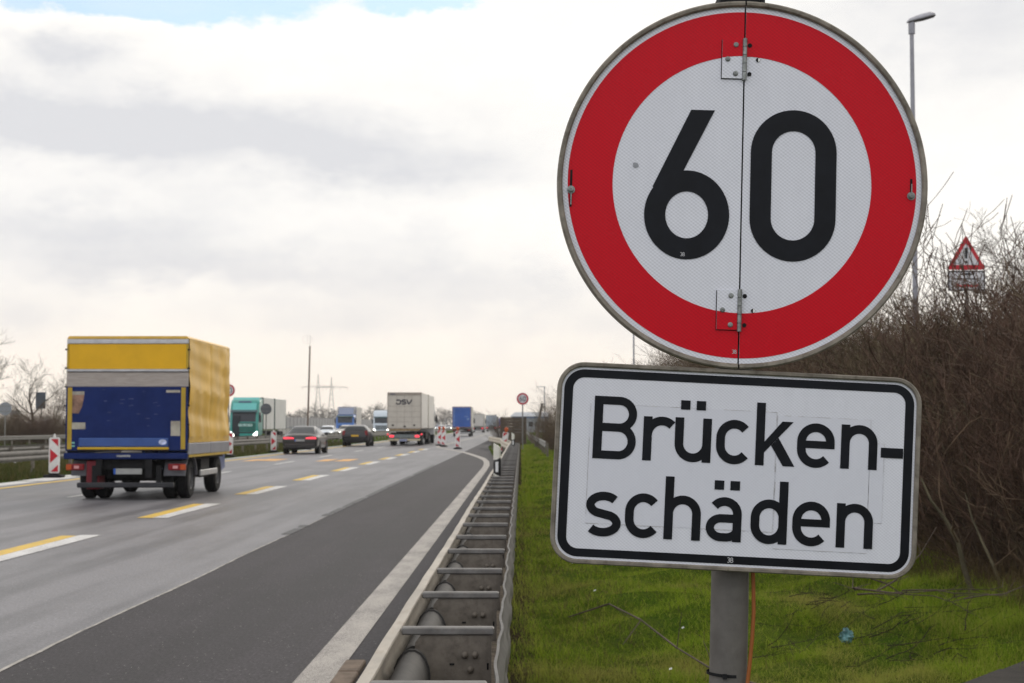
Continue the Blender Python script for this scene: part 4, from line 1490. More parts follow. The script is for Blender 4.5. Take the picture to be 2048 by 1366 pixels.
def trailer_lorry(name, label, x, y, body, cabm, H=3.95, L=13.6, rear=None, lit=True, doorbars=True, group=None, frame=None):
    r = empty(name, (x, y, 0), label, 'lorry', group)
    bd = box_body(r, 0, L, 2.5, 1.2, H, body, frame or DARK, ribs=1.7)
    if rear:
        obj('rear_door', MB().box((-1.17, -.02, 1.27), (1.17, -.008, H - .1)), rear, bd)
    if doorbars:
        db = MB()
        for xx in (-.75, -.3, .3, .75):
            db.tube([(xx, -.045, 1.3), (xx, -.045, H - .15)], .02, 6)
        obj('door_bar', db, SILVER, bd)
    chassis(r, .3, L)
    rear_end(r, .0, 2.4, .85, lit)
    obj('underride_bar', MB().bbox((-1.15, .02, .42), (1.15, .12, .54), .015), SILVER, r)
    for s in (-1, 1):
        for yy in (2.2, 3.5, 4.8):
            wheel(r, s * 1.0, yy, .48, .36)
        obj('side_guard', MB().bbox((s * 1.2 - .02, 5.6, .55), (s * 1.2 + .02, L - 3.6, .95), .01), SILVER, r)
    cab(r, L + .35, cabm, top=3.75)
    return r


BLUE_T = mat('trailer_blue', (.025, .085, .32), .45, var=.15, scale=.8, dirt=((.06, .12, .26), .5))
tr = trailer_lorry('curtain_lorry', 'royal blue box trailer lorry ahead of the white two box lorry', -7.85, 208.5, mat('trailer_cream_side', (.5, .48, .44), .5, var=.08, scale=1), WHITE_P, 3.95, 9.0, BLUE_T, False, False, frame=mat('frame_maroon', (.12, .05, .07), .6, var=.1))
obj('door_emblem', MB().box((.7, -.03, 2.15), (1.0, -.0215, 2.45)).box((.3, -.03, 2.6), (.85, -.0215, 2.68)).box((-1.05, -.03, 1.4), (-.95, -.0215, 3.7)), mat('emblem_pale', (.14, .22, .40), .5, var=.3, scale=4), tr)
WH2 = mat('trailer_white', (.50, .475, .44), .5, var=.08, scale=1)
trailer_lorry('curtain_lorry', 'dirty white trailer lorry just beyond the blue trailer with lit tail lights', -8.75, 318, WH2, WHITE_P, 3.7, 10, WH2, True)
trailer_lorry('curtain_lorry', 'grey fronted lorry partly hidden beyond the dirty white trailer', -7.2, 380, mat('trailer_pale', (.42, .45, .48), .5, var=.1), WHITE_P, 3.9, 9, mat('door_pale', (.3, .35, .40), .5, var=.1), True)
trailer_lorry('curtain_lorry', 'slate grey trailer lorry far down the motorway', -8.0, 462, mat('trailer_slate', (.07, .075, .10), .5, var=.1), WHITE_P, 3.95, 13, None, True)
trailer_lorry('curtain_lorry', 'small violet blue trailer lorry furthest down the motorway', -6.6, 560, mat('trailer_violet', (.045, .05, .32), .5, var=.1), WHITE_P, 3.95, 13, None, True)


def oncoming_lorry(name, label, x, yfront, cabm, boxm, L, H=3.95, gap=None, top=3.75, frame=None, w=2.5, extra=None):
    """drives towards us: local +y points to the camera"""
    r = empty(name, (x, yfront + L + 2.6, 0), label, 'lorry', None, math.pi)
    y1 = L
    if gap:
        box_body(r, 0, gap[0], w, 1.15, H, boxm, frame or DARK, ribs=1.5)
        box_body(r, gap[1], L, w, 1.15, H, boxm, frame or DARK, ribs=1.5)
    else:
        box_body(r, 0, L, w, 1.15, H, boxm, frame or DARK, ribs=1.5)
    chassis(r, .3, L)
    for s in (-1, 1):
        for yy in (1.6, 2.9):
            wheel(r, s * 1.0, yy, .48, .36)
    c = cab(r, L + .3, cabm, top=top)
    return r, c


GREEN = mat('cab_green', (.022, .24, .205), .3, var=.1, scale=1.5, coat=.5)
gl, gc = oncoming_lorry('green_lorry', 'oncoming turquoise lorry with pale trailer and headlights on, behind the median rail', -23.5, 133.5, GREEN, mat('trailer_pale_grey', (.55, .55, .54), .5, var=.06, scale=1), 13.0, 3.9, (6.6, 7.2), frame=mat('frame_darkgreen', (.02, .06, .05), .5, var=.1))
fy = 13.0 + .3 + 2.25
obj('roof_light_bar', MB().bbox((-.55, fy - .62, 3.42), (.55, fy - .5, 3.56), .02), mat('lamp_bar', (.10, .14, .22), .3, var=0), gc)
obj('cab_name_board', MB().bbox((-.75, fy + .045, 1.40), (.45, fy + .06, 1.62), .01), mat('name_pale', (.30, .45, .42), .5, var=.5, scale=9), gc)
obj('dark_panel', MB().bbox((.35, fy + .03, .5), (.95, fy + .05, 2.3), .02), mat('panel_dark', (.015, .02, .025), .4, var=.1), gc)
obj('forehead_panel', MB().prism([(fy - .20, 2.76), (fy - .52, 3.36), (fy - .48, 3.39), (fy - .16, 2.78)], -1.0, 1.0, 'x'), mat('cab_pale_green', (.13, .45, .43), .3, var=.05), gc)
obj('lower_panel', MB().bbox((-1.0, fy + .02, .98), (1.0, fy + .045, 1.72), .01), mat('cab_dark_green', (.008, .11, .085), .3, var=.1), gc)
obj('roof_deflector', MB().prism([(fy - 2.2, 3.7), (fy - 2.2, 3.88), (fy - 1.2, 3.88), (fy - .7, 3.5)], -1.1, 1.1, 'x'), mat('cab_pale_green', (.13, .45, .43), .3, var=.05), gc)
bl, bc = oncoming_lorry('box_lorry', 'oncoming blue box lorry with pale cargo box behind the two cars', -23.8, 213, mat('cab_bright_blue', (.03, .13, .42), .35, var=.05, coat=.5), mat('cargo_box_pale', (.50, .48, .46), .5, var=.06), 7.2, 3.98, top=2.95, frame=mat('frame_blue', (.02, .05, .18), .4, var=.05))
fy = 7.2 + .3 + 2.25
obj('wind_deflector', MB().prism([(fy - 2.2, 2.9), (fy - 2.2, 3.85), (fy - 1.9, 3.85), (fy - .9, 2.95)], -1.0, 1.0, 'x'), mat('deflector_grey', (.20, .23, .32), .4, var=.05), bc)
oncoming_lorry('white_lorry', 'oncoming white tractor lorry half hidden behind the two box lorry', -21.3, 240, mat('cab_pale_white', (.52, .58, .64), .35, var=.05, coat=.4), mat('trailer_offwhite', (.5, .5, .5), .5, var=.05), 11, 3.9)


# --- cars: one lofted body, with panes cut from the same surface
def cr(P, t):
    n = len(P)
    i = np.clip(np.floor(t).astype(int), 0, n - 2)
    f_ = (t - i)[:, None]
    p0, p1, p2, p3 = P[np.maximum(i - 1, 0)], P[i], P[i + 1], P[np.minimum(i + 2, n - 1)]
    return .5 * ((2 * p1) + (p2 - p0) * f_ + (2 * p0 - 5 * p1 + 4 * p2 - p3) * f_ ** 2 + (3 * p1 - p0 - 3 * p2 + p3) * f_ ** 3)


def car_grid(st):
    G = []
    for (y, ws, wb, wr, zb, zl, zr) in st:
        h = [(-ws * .86, zb), (-ws, zb + .14), (-(wb + .015), (zb + zl) / 2 + .06), (-wb, zl), (-wr, zr - .06), (-wr * .62, zr)]
        full = h + [(-a, z) for a, z in h[::-1]]
        G.append([(a, y, z) for a, z in full])
    return np.array(G)


def surf(G, us, vs_):
    A = np.stack([cr(G[:, j], us) for j in range(G.shape[1])], 1)      # (U, 12, 3)
    return np.stack([cr(A[i], vs_) for i in range(len(us))], 0)


def grid_mb(S, off=0.):
    U, V = S.shape[:2]
    if off:
        du = np.gradient(S, axis=0)
        dv = np.gradient(S, axis=1)
        n_ = np.cross(dv, du)
        n_ /= np.linalg.norm(n_, axis=-1, keepdims=True) + 1e-9
        c_ = np.array([0, S[..., 1].mean(), .6])
        sgn = np.sign(((S - c_) * n_).sum(-1).mean())
        S = S + n_ * off * sgn
    i = np.arange(U * V).reshape(U, V)
    f_ = np.stack([i[:-1, :-1], i[:-1, 1:], i[1:, 1:], i[1:, :-1]], -1).reshape(-1, 4)
    return MB().add(S.reshape(-1, 3).tolist(), f_.tolist())


SALOON = [(0, .72, .78, .62, .40, .78, .90), (.10, .86, .90, .74, .30, .90, 1.0), (.62, .92, .93, .70, .26, .94, 1.07), (1.45, .93, .92, .58, .22, .97, 1.42), (2.3, .93, .92, .58, .22, .96, 1.46),
          (3.05, .93, .91, .60, .22, .95, 1.36), (3.75, .92, .90, .72, .22, .93, 1.02), (4.5, .90, .86, .70, .24, .80, .86), (4.82, .76, .72, .56, .32, .62, .68)]
ESTATE = [(0, .74, .80, .66, .40, .88, .98), (.08, .87, .91, .74, .30, .98, 1.10), (.42, .92, .93, .66, .26, 1.0, 1.42), (1.1, .93, .92, .60, .22, 1.0, 1.50), (2.2, .93, .92, .60, .22, .99, 1.52),
          (3.0, .93, .91, .62, .22, .97, 1.42), (3.7, .92, .90, .72, .22, .95, 1.06), (4.4, .90, .86, .70, .24, .82, .88), (4.7, .76, .72, .56, .32, .62, .68)]


def car(name, label, x, y, st, paint, oncoming=False, lights=True, plate_m=PLATE_M, blue=True, group=None, simple=False):
    L = st[-1][0]
    r = empty(name, (x, y + (L if oncoming else 0), 0), label, 'car', group, math.pi if oncoming else 0.)
    G = car_grid(st)
    S = surf(G, np.linspace(0, 8, 41), np.linspace(0, 11, 45))
    mb = grid_mb(S)
    n_ = S.shape[1]
    U = S.shape[0]
    mb.f.append(tuple(range(n_)))
    mb.f.append(tuple((U - 1) * n_ + i for i in range(n_))[::-1])
    b = obj('body', mb, paint, r, smooth=40)
    est = st is ESTATE
    rw = (1.15, 1.92) if est else (2.12, 2.93)
    obj('rear_window', grid_mb(surf(G, np.linspace(*rw, 8), np.linspace(4.0, 7.0, 14)), .012), GLASS_M, b, smooth=60)
    obj('windscreen', grid_mb(surf(G, np.linspace(5.15, 5.95, 8), np.linspace(4.0, 7.0, 14)), .012), GLASS_M, b, smooth=60)
    for v0, v1 in ((3.12, 3.85), (7.15, 7.88)):
        for u0, u1 in ((2.5, 3.55), (3.62, 4.5), (4.57, 5.35)):
            obj('side_window', grid_mb(surf(G, np.linspace(u0, u1, 6), np.linspace(v0, v1, 5)), .01), GLASS_M, b, smooth=60)
    zt = .88 if est else .83
    for s in (-1, 1):
        if est:
            tl = MB().bbox((s * .80 - .10, -.005, .78), (s * .80 + .10, .14, 1.12), .03)
        else:
            tl = MB().prism([(s * .30, .80), (s * .84, .79), (s * .86, .88), (s * .60, .895), (s * .32, .86)], -.015, .2, 'y')
        obj('tail_light', tl, RED_LIT if lights and not est else RED_L, b)
        hl = MB().bbox((s * .62 - .16, L - .2, .58), (s * .62 + .16, L + .02, .74), .05)
        obj('headlight', hl, HEAD if oncoming else mat('headlamp_clear', (.6, .6, .6), .2, var=0), b)
        mm = MB().bbox((s * 1.0 - .09, 3.2, .98), (s * 1.0 + .09, 3.34, 1.13), .03)
        obj('mirror', mm, paint, b)
        for yy in (.95, 3.85):
            wheel(r, s * .80, yy, .33, .23)
            ar = MB().lathe([(.0001, 0), (.39, 0), (.39, .05), (.0001, .05)], 20, 'x', (s * .925 - .025, yy, .33))
            obj('wheel_arch', ar, DARK, b)
    obj('bumper', MB().bbox((-.80, -.03, .30), (.80, .2, .56), .05), paint if not est else DARK, b)
    np_ = obj('number_plate', MB().bbox((-.26, -.035 if not est else -.03, .70 if est else .66), (.26, -.012, .82 if est else .775), .006), plate_m, b)
    if blue:
        obj('plate_band', MB().box((-.258, -.039, .665), (-.21, -.0355, .77)), mat('plate_blue', (.03, .10, .40), .5, var=0), np_)
    obj('diffuser', MB().bbox((-.6, -.01, .24), (.6, .2, .32), .02), DARK, b)
    obj('front_grille', MB().bbox((-.42, L - .1, .42), (.42, L + .012, .60), .02), DARK, b)
    return r


car('saloon_car', 'dark grey saloon car with red tail lights lit, in the left lane', -11.55, 82.3, SALOON, mat('car_darkgrey', (.026, .023, .023), .35, var=.03, coat=.5))
car('estate_car', 'black estate car with yellow number plate, ahead of the dark saloon', -11.8, 112, ESTATE, mat('car_black', (.010, .009, .011), .35, var=.02, coat=.5), False, False, mat('plate_yellow', (.62, .36, .02), .5, var=.05), False)
PEARL = mat('car_white', (.58, .62, .68), .25, var=.02, coat=1.)
car('oncoming_car', 'oncoming white car with bright headlights between the two dark cars', -20.75, 167, SALOON, PEARL, True)
car('oncoming_car', 'oncoming car with headlights on, tucked behind the oncoming white car', -20.6, 184, ESTATE, mat('car_beige', (.40, .36, .32), .3, var=.02, coat=.8), True)
for i, (x, y, st, m_, lb) in enumerate(((-20.4, 400, SALOON, PEARL, 'small oncoming silver car seen right of the two box lorry'), (-19.6, 428, ESTATE, mat('car_silver', (.35, .36, .38), .3, var=.02, coat=.8), 'small oncoming car partly behind the orange beacon lamps'),
                                       (-23.8, 452, ESTATE, mat('car_blue', (.10, .16, .30), .3, var=.02, coat=.8), 'distant oncoming blue car above the beacons'), (-23.4, 500, SALOON, PEARL, 'distant oncoming white car left of the blue trailer'),
                                       (-20.3, 520, ESTATE, mat('car_grey', (.2, .2, .21), .3, var=.02, coat=.8), 'furthest oncoming grey car left of the blue trailer'))):
    car('oncoming_car', lb, x, y, st, m_, True, group='oncoming cars far down the road')

# ------------------------------------------------------------------ other barriers
def wbarrier(name, label, pts, mtop, post_step=4., double=False, mp=GALV_D, h=.75, maxposts=60, group=None, face=1):
    x0, y0 = pts[0]
    root = empty(name, (x0, y0, 0), label, 'crash barrier', group)
    pth = []
    P2 = [np.array(p, float) for p in pts]
    dense = []
    for a, c in zip(P2[:-1], P2[1:]):
        n_ = max(2, int(np.linalg.norm(c - a) / 12))
        for t in np.linspace(0, 1, n_, endpoint=False):
            dense.append(a + (c - a) * t)
    dense.append(P2[-1])
    for i, p in enumerate(dense):
        d = dense[min(i + 1, len(dense) - 1)] - dense[max(i - 1, 0)]
        d /= np.linalg.norm(d)
        pth.append((p[0] - x0, p[1] - y0, 0, d[1], -d[0]))
    base = [(.0, 0), (.012, 0), (.045, -.06), (.045, -.115), (.012, -.15), (.012, -.17), (.045, -.20), (.045, -.255), (.012, -.31), (0, -.31), (.032, -.258), (.032, -.203), (0, -.172), (0, -.148), (.032, -.112), (.032, -.063)]
    for s in ((1, -1) if double else (face,)):
        prof = [((a + (.12 if double else .06)) * s, h + z) for a, z in base]
        obj('beam', MB().sweep(prof, pth, True), mtop, root, smooth=50)
    pm = MB().box((-.05, -.03, -.3), (.05, .03, h - .05))
    if double:
        pm.box((-.13, -.02, h - .28), (.13, .02, h - .08))
    else:
        pm.box((min(0, .07 * face), -.02, h - .28), (max(0, .07 * face), .02, h - .08))
    pme = pm.mesh('post', mp)
    acc = 0
    n_ = 0
    for a, c in zip(P2[:-1], P2[1:]):
        L = np.linalg.norm(c - a)
        t = acc
        while t < L and n_ < maxposts:
            p = a + (c - a) * t / L
            link('post', pme, root, (p[0] - x0, p[1] - y0, 0))
            t += post_step
            n_ += 1
        acc = t - L
    return root


MED = mat('median_rail', (.13, .122, .115), .6, .1, var=.2, scale=3, dirt=((.11, .095, .08), .5))
wbarrier('median_barrier', 'near median crash barrier behind the left guide beacons', [(-14.9, 20), (-14.8, 110), (-14.9, 560)], MED, 4., False, maxposts=70, face=1)
wbarrier('median_barrier', 'second median crash barrier behind the near one, beside the opposite road', [(-19.4, 20), (-19.4, 560)], MED, 4., False, maxposts=70, face=-1)
wbarrier('outer_barrier', 'far crash barrier along the outer edge of the opposite road', [(-36.2, 60), (-36.2, 232)], MED, 4., False, maxposts=60, face=1)
WHITE_R = mat('rail_cream', (.52, .46, .37), .5, var=.12, scale=4)
wbarrier('curved_barrier', 'cream painted barrier end curving out beside the tilted beacon', [(-.42, 58), (-.36, 65.2), (-.55, 70), (-.85, 78), (-1.1, 90), (-1.55, 97), (-2.05, 105)], WHITE_R, 4., False, maxposts=14, face=-1)
wbarrier('verge_rail', 'thin galvanised rail sloping down past the leaning wooden post', [(1.22, 73), (1.1, 100), (.85, 150), (.75, 200)], GALV, 6., False, maxposts=20, face=-1)

# ------------------------------------------------------------------ other signs and masts
def round_sign(x, y, zc, dia, label, front=True, tilt=0., back_m=None):
    r = empty('round_sign', (x, y, 0), label, 'road sign')
    bm_ = back_m or mat('sign_back_grey', (.10, .105, .115), .5, .2, var=.12, scale=4)
    obj('post', MB().tube([(0, .05, -.2), (0, .05, zc + dia * .5)], .04, 12), GALV, r, smooth=40)
    d = obj('disc', MB().lathe([(.0001, 0), (dia / 2 - .01, 0), (dia / 2, .006), (dia / 2, .02), (.0001, .02)], 40, 'y', (0, 0, zc)), mat('white_far_sheeting', (.58, .58, .6), .4, var=.05) if front else bm_, r, smooth=30)
    if front:
        kk = dia / 737.
        rg = MB()
        n_ = 48
        o = arc(0, zc, 347 * kk, 347 * kk, 0, 360, n_)
        i_ = arc(0, zc, 257 * kk, 257 * kk, 0, 360, n_)
        rg.add([(p[0], -.003, p[1]) for p in o] + [(p[0], -.003, p[1]) for p in i_], [(k, k + 1, n_ + 2 + k, n_ + 1 + k) for k in range(n_)])
        obj('red_border', rg, BEACON_R, d)
        s6 = MB().ribbon([(p[0], p[1]) for p in bowl], ds, -.005, kk, (0, zc), close=True)
        s6.flat([(p[0] * kk, p[1] * kk + zc) for p in [(-104.2, 147.2), (-56.9, 147.2), (-118.8, 20.4), (-150, -12), (-177.6, -8.5)]], -.0048)
        obj('digit', s6, mat('sign_ink', (.012, .012, .014), .5, var=0), d, fix=False)
        obj('digit', MB().ribbon(z0, ds, -.005, kk, (0, zc), close=True), mat('sign_ink', (.012, .012, .014), .5, var=0), d, fix=False)
    else:
        obj('clamp_rail', MB().box((-dia * .4, -.03, zc + dia * .18), (dia * .4, -.001, zc + dia * .22)).box((-dia * .4, -.03, zc - dia * .22), (dia * .4, -.001, zc - dia * .18)), GALV, d)
    return r


round_sign(.1, 97.6, 3.14, .76, 'small 60 sign in the middle distance above the barrier and brown wall', True)
round_sign(-17.55, 94.5, 3.6, .76, '60 sign cut off by the right edge of the yellow lorry', True)
round_sign(-18.05, 111.5, 2.65, .78, 'dark back of a round sign in front of the pale trailer of the turquoise lorry', False)
round_sign(-38.2, 116.5, 2.72, .98, 'pale grey back of a round sign at the left edge beyond the rails', False, back_m=mat('sign_back_pale', (.24, .25, .27), .5, .2, var=.1))
r = empty('panel_sign', (-45.8, 150, 0), 'back of an upright rectangular sign left of the yellow lorry', 'road sign')
obj('panel', MB().bbox((-.48, 0, 3.05), (.48, .04, 4.65), .02), mat('sign_back_blue', (.10, .115, .14), .5, .2, var=.1), r)
obj('post', MB().tube([(0, .07, -.2), (.1, .07, 4.6)], .05, 10), GALV, r, smooth=40)
r = empty('panel_sign', (-48.5, 150.8, 0), 'small pale panel low behind the round sign at the left edge', 'road sign')
obj('panel', MB().bbox((-.48, 0, 2.3), (.48, .04, 2.95), .02), mat('sign_back_lightgrey', (.30, .31, .33), .5, .2, var=.1), r)
obj('post', MB().tube([(-.4, .07, -.2), (-.4, .07, 2.9)], .04, 10).tube([(.4, .07, -.2), (.4, .07, 2.9)], .04, 10), GALV, r, smooth=40)

# warning triangle on the embankment
tx, ty = 10.77, 38.
tz0 = float(gz(tx, ty))
r = empty('warning_sign', (tx, ty, tz0), 'red bordered warning triangle with exclamation mark over a plate in the bushes', 'road sign', rz=R(-2))
zb = 5.27 - tz0
obj('post', MB().tube([(0, .05, -.2), (0, .05, zb + .75)], .04, 12), GALV, r, smooth=40)


def rtri(wd, hgt, cut, z0_):
    return [(-wd / 2 + cut, z0_), (wd / 2 - cut, z0_), (wd / 2 - cut * .3, z0_ + cut), (cut * .45, z0_ + hgt - cut * .5), (-cut * .45, z0_ + hgt - cut * .5), (-wd / 2 + cut * .3, z0_ + cut)]


t_ = obj('triangle', MB().prism(rtri(.93, .83, .04, zb), -.004, .016, 'y'), BEACON_R, r)
obj('white_field', MB().flat(rtri(.62, .53, .02, zb + .115), -.007), mat('white_far_sheeting', (.58, .58, .6), .4, var=.05), t_)
ink = mat('sign_ink', (.012, .012, .014), .5, var=0)
obj('exclamation_mark', MB().flat([(-.042, zb + .53), (.042, zb + .53), (.022, zb + .26), (-.022, zb + .26)], -.010).flat([(.036 * math.cos(t), zb + .185 + .036 * math.sin(t)) for t in np.linspace(0, 6.28, 16, endpoint=False)], -.010), ink, t_)
p_ = obj('plate', MB().prism(rrect(-.45, zb - .52, .45, zb - .02, .03, 4), -.002, .014, 'y'), mat('white_far_sheeting', (.58, .58, .6), .4, var=.05), r)
bo = rrect(-.44, zb - .51, .44, zb - .03, .03, 4)
bi = rrect(-.41, zb - .48, .41, zb - .06, .02, 4)
m_ = len(bo)
obj('black_border', MB().add([(p[0], -.005, p[1]) for p in bo] + [(p[0], -.005, p[1]) for p in bi], [(i, (i + 1) % m_, m_ + (i + 1) % m_, m_ + i) for i in range(m_)]), ink, p_, fix=False)
pic = MB()
pic.flat([(-.16, zb - .13), (.16, zb - .13), (.08, zb - .08), (-.08, zb - .08)], -.005)
pic.flat([(-.3, zb - .24), (.3, zb - .24), (.3, zb - .21), (-.3, zb - .21)], -.005)
obj('dark_line', pic, ink, p_, fix=False)
obj('red_mark', MB().flat([(-.3, zb - .42), (.3, zb - .42), (.26, zb - .34), (.14, zb - .38), (0, zb - .34), (-.12, zb - .38), (-.24, zb - .33)], -.005), BEACON_R, p_, fix=False)


def street_lamp(x, y, top, label, arm, pole_r=.055, head=True, dirx=1, group=None, lean=0.):
    z0_ = float(gz(x, y))
    r = empty('street_lamp', (x, y, z0_), label, 'street lamp', group)
    h = top - z0_
    PM = mat('lamp_pole', (.27, .27, .30), .5, .2, var=.1, scale=3)
    p = MB().tube([(0, 0, -.3), (0, 0, 1.5), (lean, 0, h - .25)], [pole_r * 1.25, pole_r * 1.15, pole_r * .85], 14)
    p.tube([(lean, 0, h - .28), (lean, 0, h - .0)], pole_r * 1.35, 12)
    obj('pole', p, PM, r, smooth=40)
    if head:
        s = dirx
        body = MB()
        st = [(-.12, .00, .05, .03), (-.06, .03, .09, .07), (.10, .07, .125, .10), (.30, .12, .14, .115), (.48, .17, .14, .11), (.58, .185, .10, .08), (.62, .185, .02, .02)]
        n_ = 14
        vv = []
        for (a, zc, w_, hh_) in st:
            for k in range(n_):
                t = 2 * math.pi * k / n_
                zz = math.sin(t)
                vv.append((lean + s * a, w_ * math.cos(t), h + .02 + zc + (hh_ * zz if zz > 0 else hh_ * .55 * zz)))
        ff = [(i * n_ + k, i * n_ + (k + 1) % n_, (i + 1) * n_ + (k + 1) % n_, (i + 1) * n_ + k) for i in range(len(st) - 1) for k in range(n_)] + [tuple(range(n_)), tuple((len(st) - 1) * n_ + k for k in range(n_))]
        body.add(vv, ff)
        hd = obj('lamp_head', body, mat('lamp_head_grey', (.36, .36, .39), .4, .2, var=.06), r, smooth=50)
        gl_ = MB()
        vv = []
        for (a, zc, w_, hh_) in st[1:-1]:
            for k in range(7):
                t = math.pi + math.pi * k / 6
                vv.append((lean + s * a, w_ * .92 * math.cos(t), h + .015 + zc + hh_ * .6 * math.sin(t)))
        gl_.add(vv, [(i * 7 + k, i * 7 + k + 1, (i + 1) * 7 + k + 1, (i + 1) * 7 + k) for i in range(len(st) - 3) for k in range(6)])
        obj('diffuser', gl_, mat('lamp_under', (.10, .10, .095), .35, var=.1), hd, smooth=50)
        obj('spigot', MB().tube([(lean, 0, h - .12), (lean + s * .02, 0, h + .08)], pole_r * 1.05, 12), PM, r, smooth=40)
    else:
        hd = obj('lamp_head', MB().bbox((-arm - .1 if dirx < 0 else -.1, -.15, h - .02), (.1 if dirx < 0 else arm + .1, .15, h + .10), .04), PM, r)
    return r


street_lamp(10.03, 40, 11.82, 'tall street lamp with grey head right of the big round sign', .6, .062)
street_lamp(4.55, 305, 8.9, 'distant street lamp with arm to the left beyond the small 60 sign', 1.2, .11, False, -1)
street_lamp(6.95, 97, 7.6, 'thin lamp pole showing in the gap between round sign and plate', .6, .055)

# leaning wooden post
r = obj('leaning_post', MB().tube([(0, 0, -.3), (.17, 0, 1.6), (.44, 0, 2.98)], [.10, .09, .08], 10), mat('post_wood', (.12, .10, .085), .85, var=.3, scale=3), loc=(.98, 106, 0), smooth=50)
tag(r, 'dark leaning wooden post right of the small 60 sign', 'post')

# slim mast with a ring aerial on the median
r = empty('aerial_mast', (-17.1, 127, 0), 'slim rusty mast with thin ring at its top on the median', 'mast')
obj('mast_pole', MB().tube([(-.12, 0, -.3), (.05, 0, 7.9)], [.085, .06], 10), mat('mast_brown', (.16, .115, .09), .7, var=.2), r, smooth=40)
mb = MB().tube([(.05, 0, 7.9), (.06, 0, 8.75)], .012, 6)
for cx_ in (-.28, .06 - .55 + .33,):
    pass
mb.tube([(-.16 + .40 * math.cos(t), 0, 8.42 + .33 * math.sin(t)) for t in np.linspace(0, 2 * math.pi, 25)], .007, 5, False)
mb.tube([(-.16, 0, 8.10), (-.16, 0, 8.74)], .008, 5)
obj('ring_aerial', mb, mat('aerial_grey', (.35, .33, .31), .6, var=0), r)

# pylons
def pylon(x, y, h, half, arm_z, label):
    r = empty('pylon', (x, y, 0), label, 'pylon', 'lattice pylons on the horizon')
    PM = mat('pylon_steel', (.36, .34, .32), .6, .2, var=.1)
    mb = MB()
    b0, b1 = h * .085, .35
    lv = np.linspace(0, 1, 11)
    def w(t): return b0 * (1 - t) ** 1.3 + b1 * t ** .5 * (1 - t * .7)
    cn = [(-1, -1), (1, -1), (1, 1), (-1, 1)]
    for a, c in zip(lv[:-1], lv[1:]):
        for k in range(4):
            p0 = (cn[k][0] * w(a), cn[k][1] * w(a), a * h)
            p1 = (cn[k][0] * w(c), cn[k][1] * w(c), c * h)
            q = cn[(k + 1) % 4]
            mb.tube([p0, p1], .11, 4, False)
            mb.tube([p0, (q[0] * w(c), q[1] * w(c), c * h)], .06, 4, False)
    obj('tower', mb, PM, r)
    am = MB()
    t = arm_z / h
    for s in (-1, 1):
        am.tube([(s * w(t), 0, arm_z), (s * half, 0, arm_z + .25)], .12, 4).tube([(s * w(t), 0, arm_z + 1.1), (s * half, 0, arm_z + .3)], .10, 4)
        for k in range(1, 7):
            u = k / 7
            am.tube([(s * (w(t) + (half - w(t)) * u), 0, arm_z + .1), (s * (w(t) + (half - w(t)) * (u - .08)), 0, arm_z + 1.1 - .8 * u)], .06, 4)
    obj('cross_arm', am, PM, r)
    ins = MB()
    for s in (-1, 1):
        for u in (.97, .5):
            xx = s * (w(t) + (half - w(t)) * u)
            ins.tube([(xx, 0, arm_z + .1), (xx, 0, arm_z - 1.6)], .10, 5)
    obj('insulator', ins, PM, r)


pylon(-116, 900, 30.5, 9.2, 23.0, 'left lattice pylon on the horizon behind the slim mast')
pylon(-109, 905, 29.0, 9.6, 22.9, 'right lattice pylon on the horizon with the darker cross arm')

# noise barrier along the far side, with posts and a rail
r = empty('noise_barrier', (-36.4, 236, 0), 'long grey ribbed noise barrier along the far side of the opposite road', 'noise barrier')
NBM = mat('barrier_panel_grey', (.25, .25, .26), .5, var=.08, scale=.4)
NBL = mat('barrier_base', (.36, .35, .34), .7, var=.1, scale=.4)
NBR = mat('barrier_rail_blue', (.13, .15, .19), .5, var=.08)
pm_ = MB().box((-.02, 0, 1.25), (.04, 3.9, 2.75)).mesh('panel', NBM)
pb_ = MB().box((-.05, 0, -.2), (.06, 3.96, 1.02)).mesh('base_panel', NBL)
po_ = MB().box((-.06, -.06, -.2), (.09, .06, 2.85)).mesh('post', mat('barrier_post', (.20, .20, .21), .5, .2, var=.05))
rl_ = MB().box((.0, 0, 1.03), (.14, 3.98, 1.22)).mesh('rail', NBR)
for i in range(70):
    y = i * 4.
    link('panel', pm_, r, (0, y + .05, 0))
    link('base_panel', pb_, r, (0, y + .02, 0))
    link('post', po_, r, (0, y, 0))
    link('rail', rl_, r, (0.005, y + .01, 0))

# timber wall beside the narrowed road, warehouse
r = empty('timber_wall', (-1.62, 128, 0), 'brown plank wall box behind the small 60 sign', 'wall')
TM = mat('timber_brown', (.085, .062, .043), .85, var=.35, scale=2, stretch=(1, 1, 6))
for i in range(9):
    z0_ = .0 + i * .235
    obj('plank', MB().bbox((0, -.03, z0_), (2.0, .03, z0_ + .225), .008), TM, r)
    obj('plank', MB().bbox((-.03, .05, z0_), (.03, 30, z0_ + .225), .008), TM, r)
obj('cap', MB().bbox((-.06, -.06, 2.12), (2.06, .10, 2.17), .01), TM, r)
mb = MB()
for x in (.0, 1.0, 2.0):
    mb.box((x - .06, -.07, 0), (x + .06, -.032, 2.12))
obj('wall_post', mb, TM, r)
r = empty('warehouse', (2.6, 330, 0), 'distant low warehouse with pale flat roof behind the brown wall', 'building')
obj('wall', MB().box((-4.4, 0, 0), (3.2, 30, 3.3)), mat('warehouse_wall', (.24, .255, .27), .6, var=.06), r)
obj('roof', MB().prism([(-4.9, 3.32), (3.6, 3.32), (3.2, 4.2), (-3.9, 4.2)], -.5, 30.5, 'y'), mat('warehouse_roof', (.74, .74, .78), .6, var=.05), r)
obj('fascia', MB().box((-4.5, -.25, 2.95), (3.3, -.05, 3.3)), mat('warehouse_blue', (.10, .16, .28), .5, var=.05), r)
wm = MB()
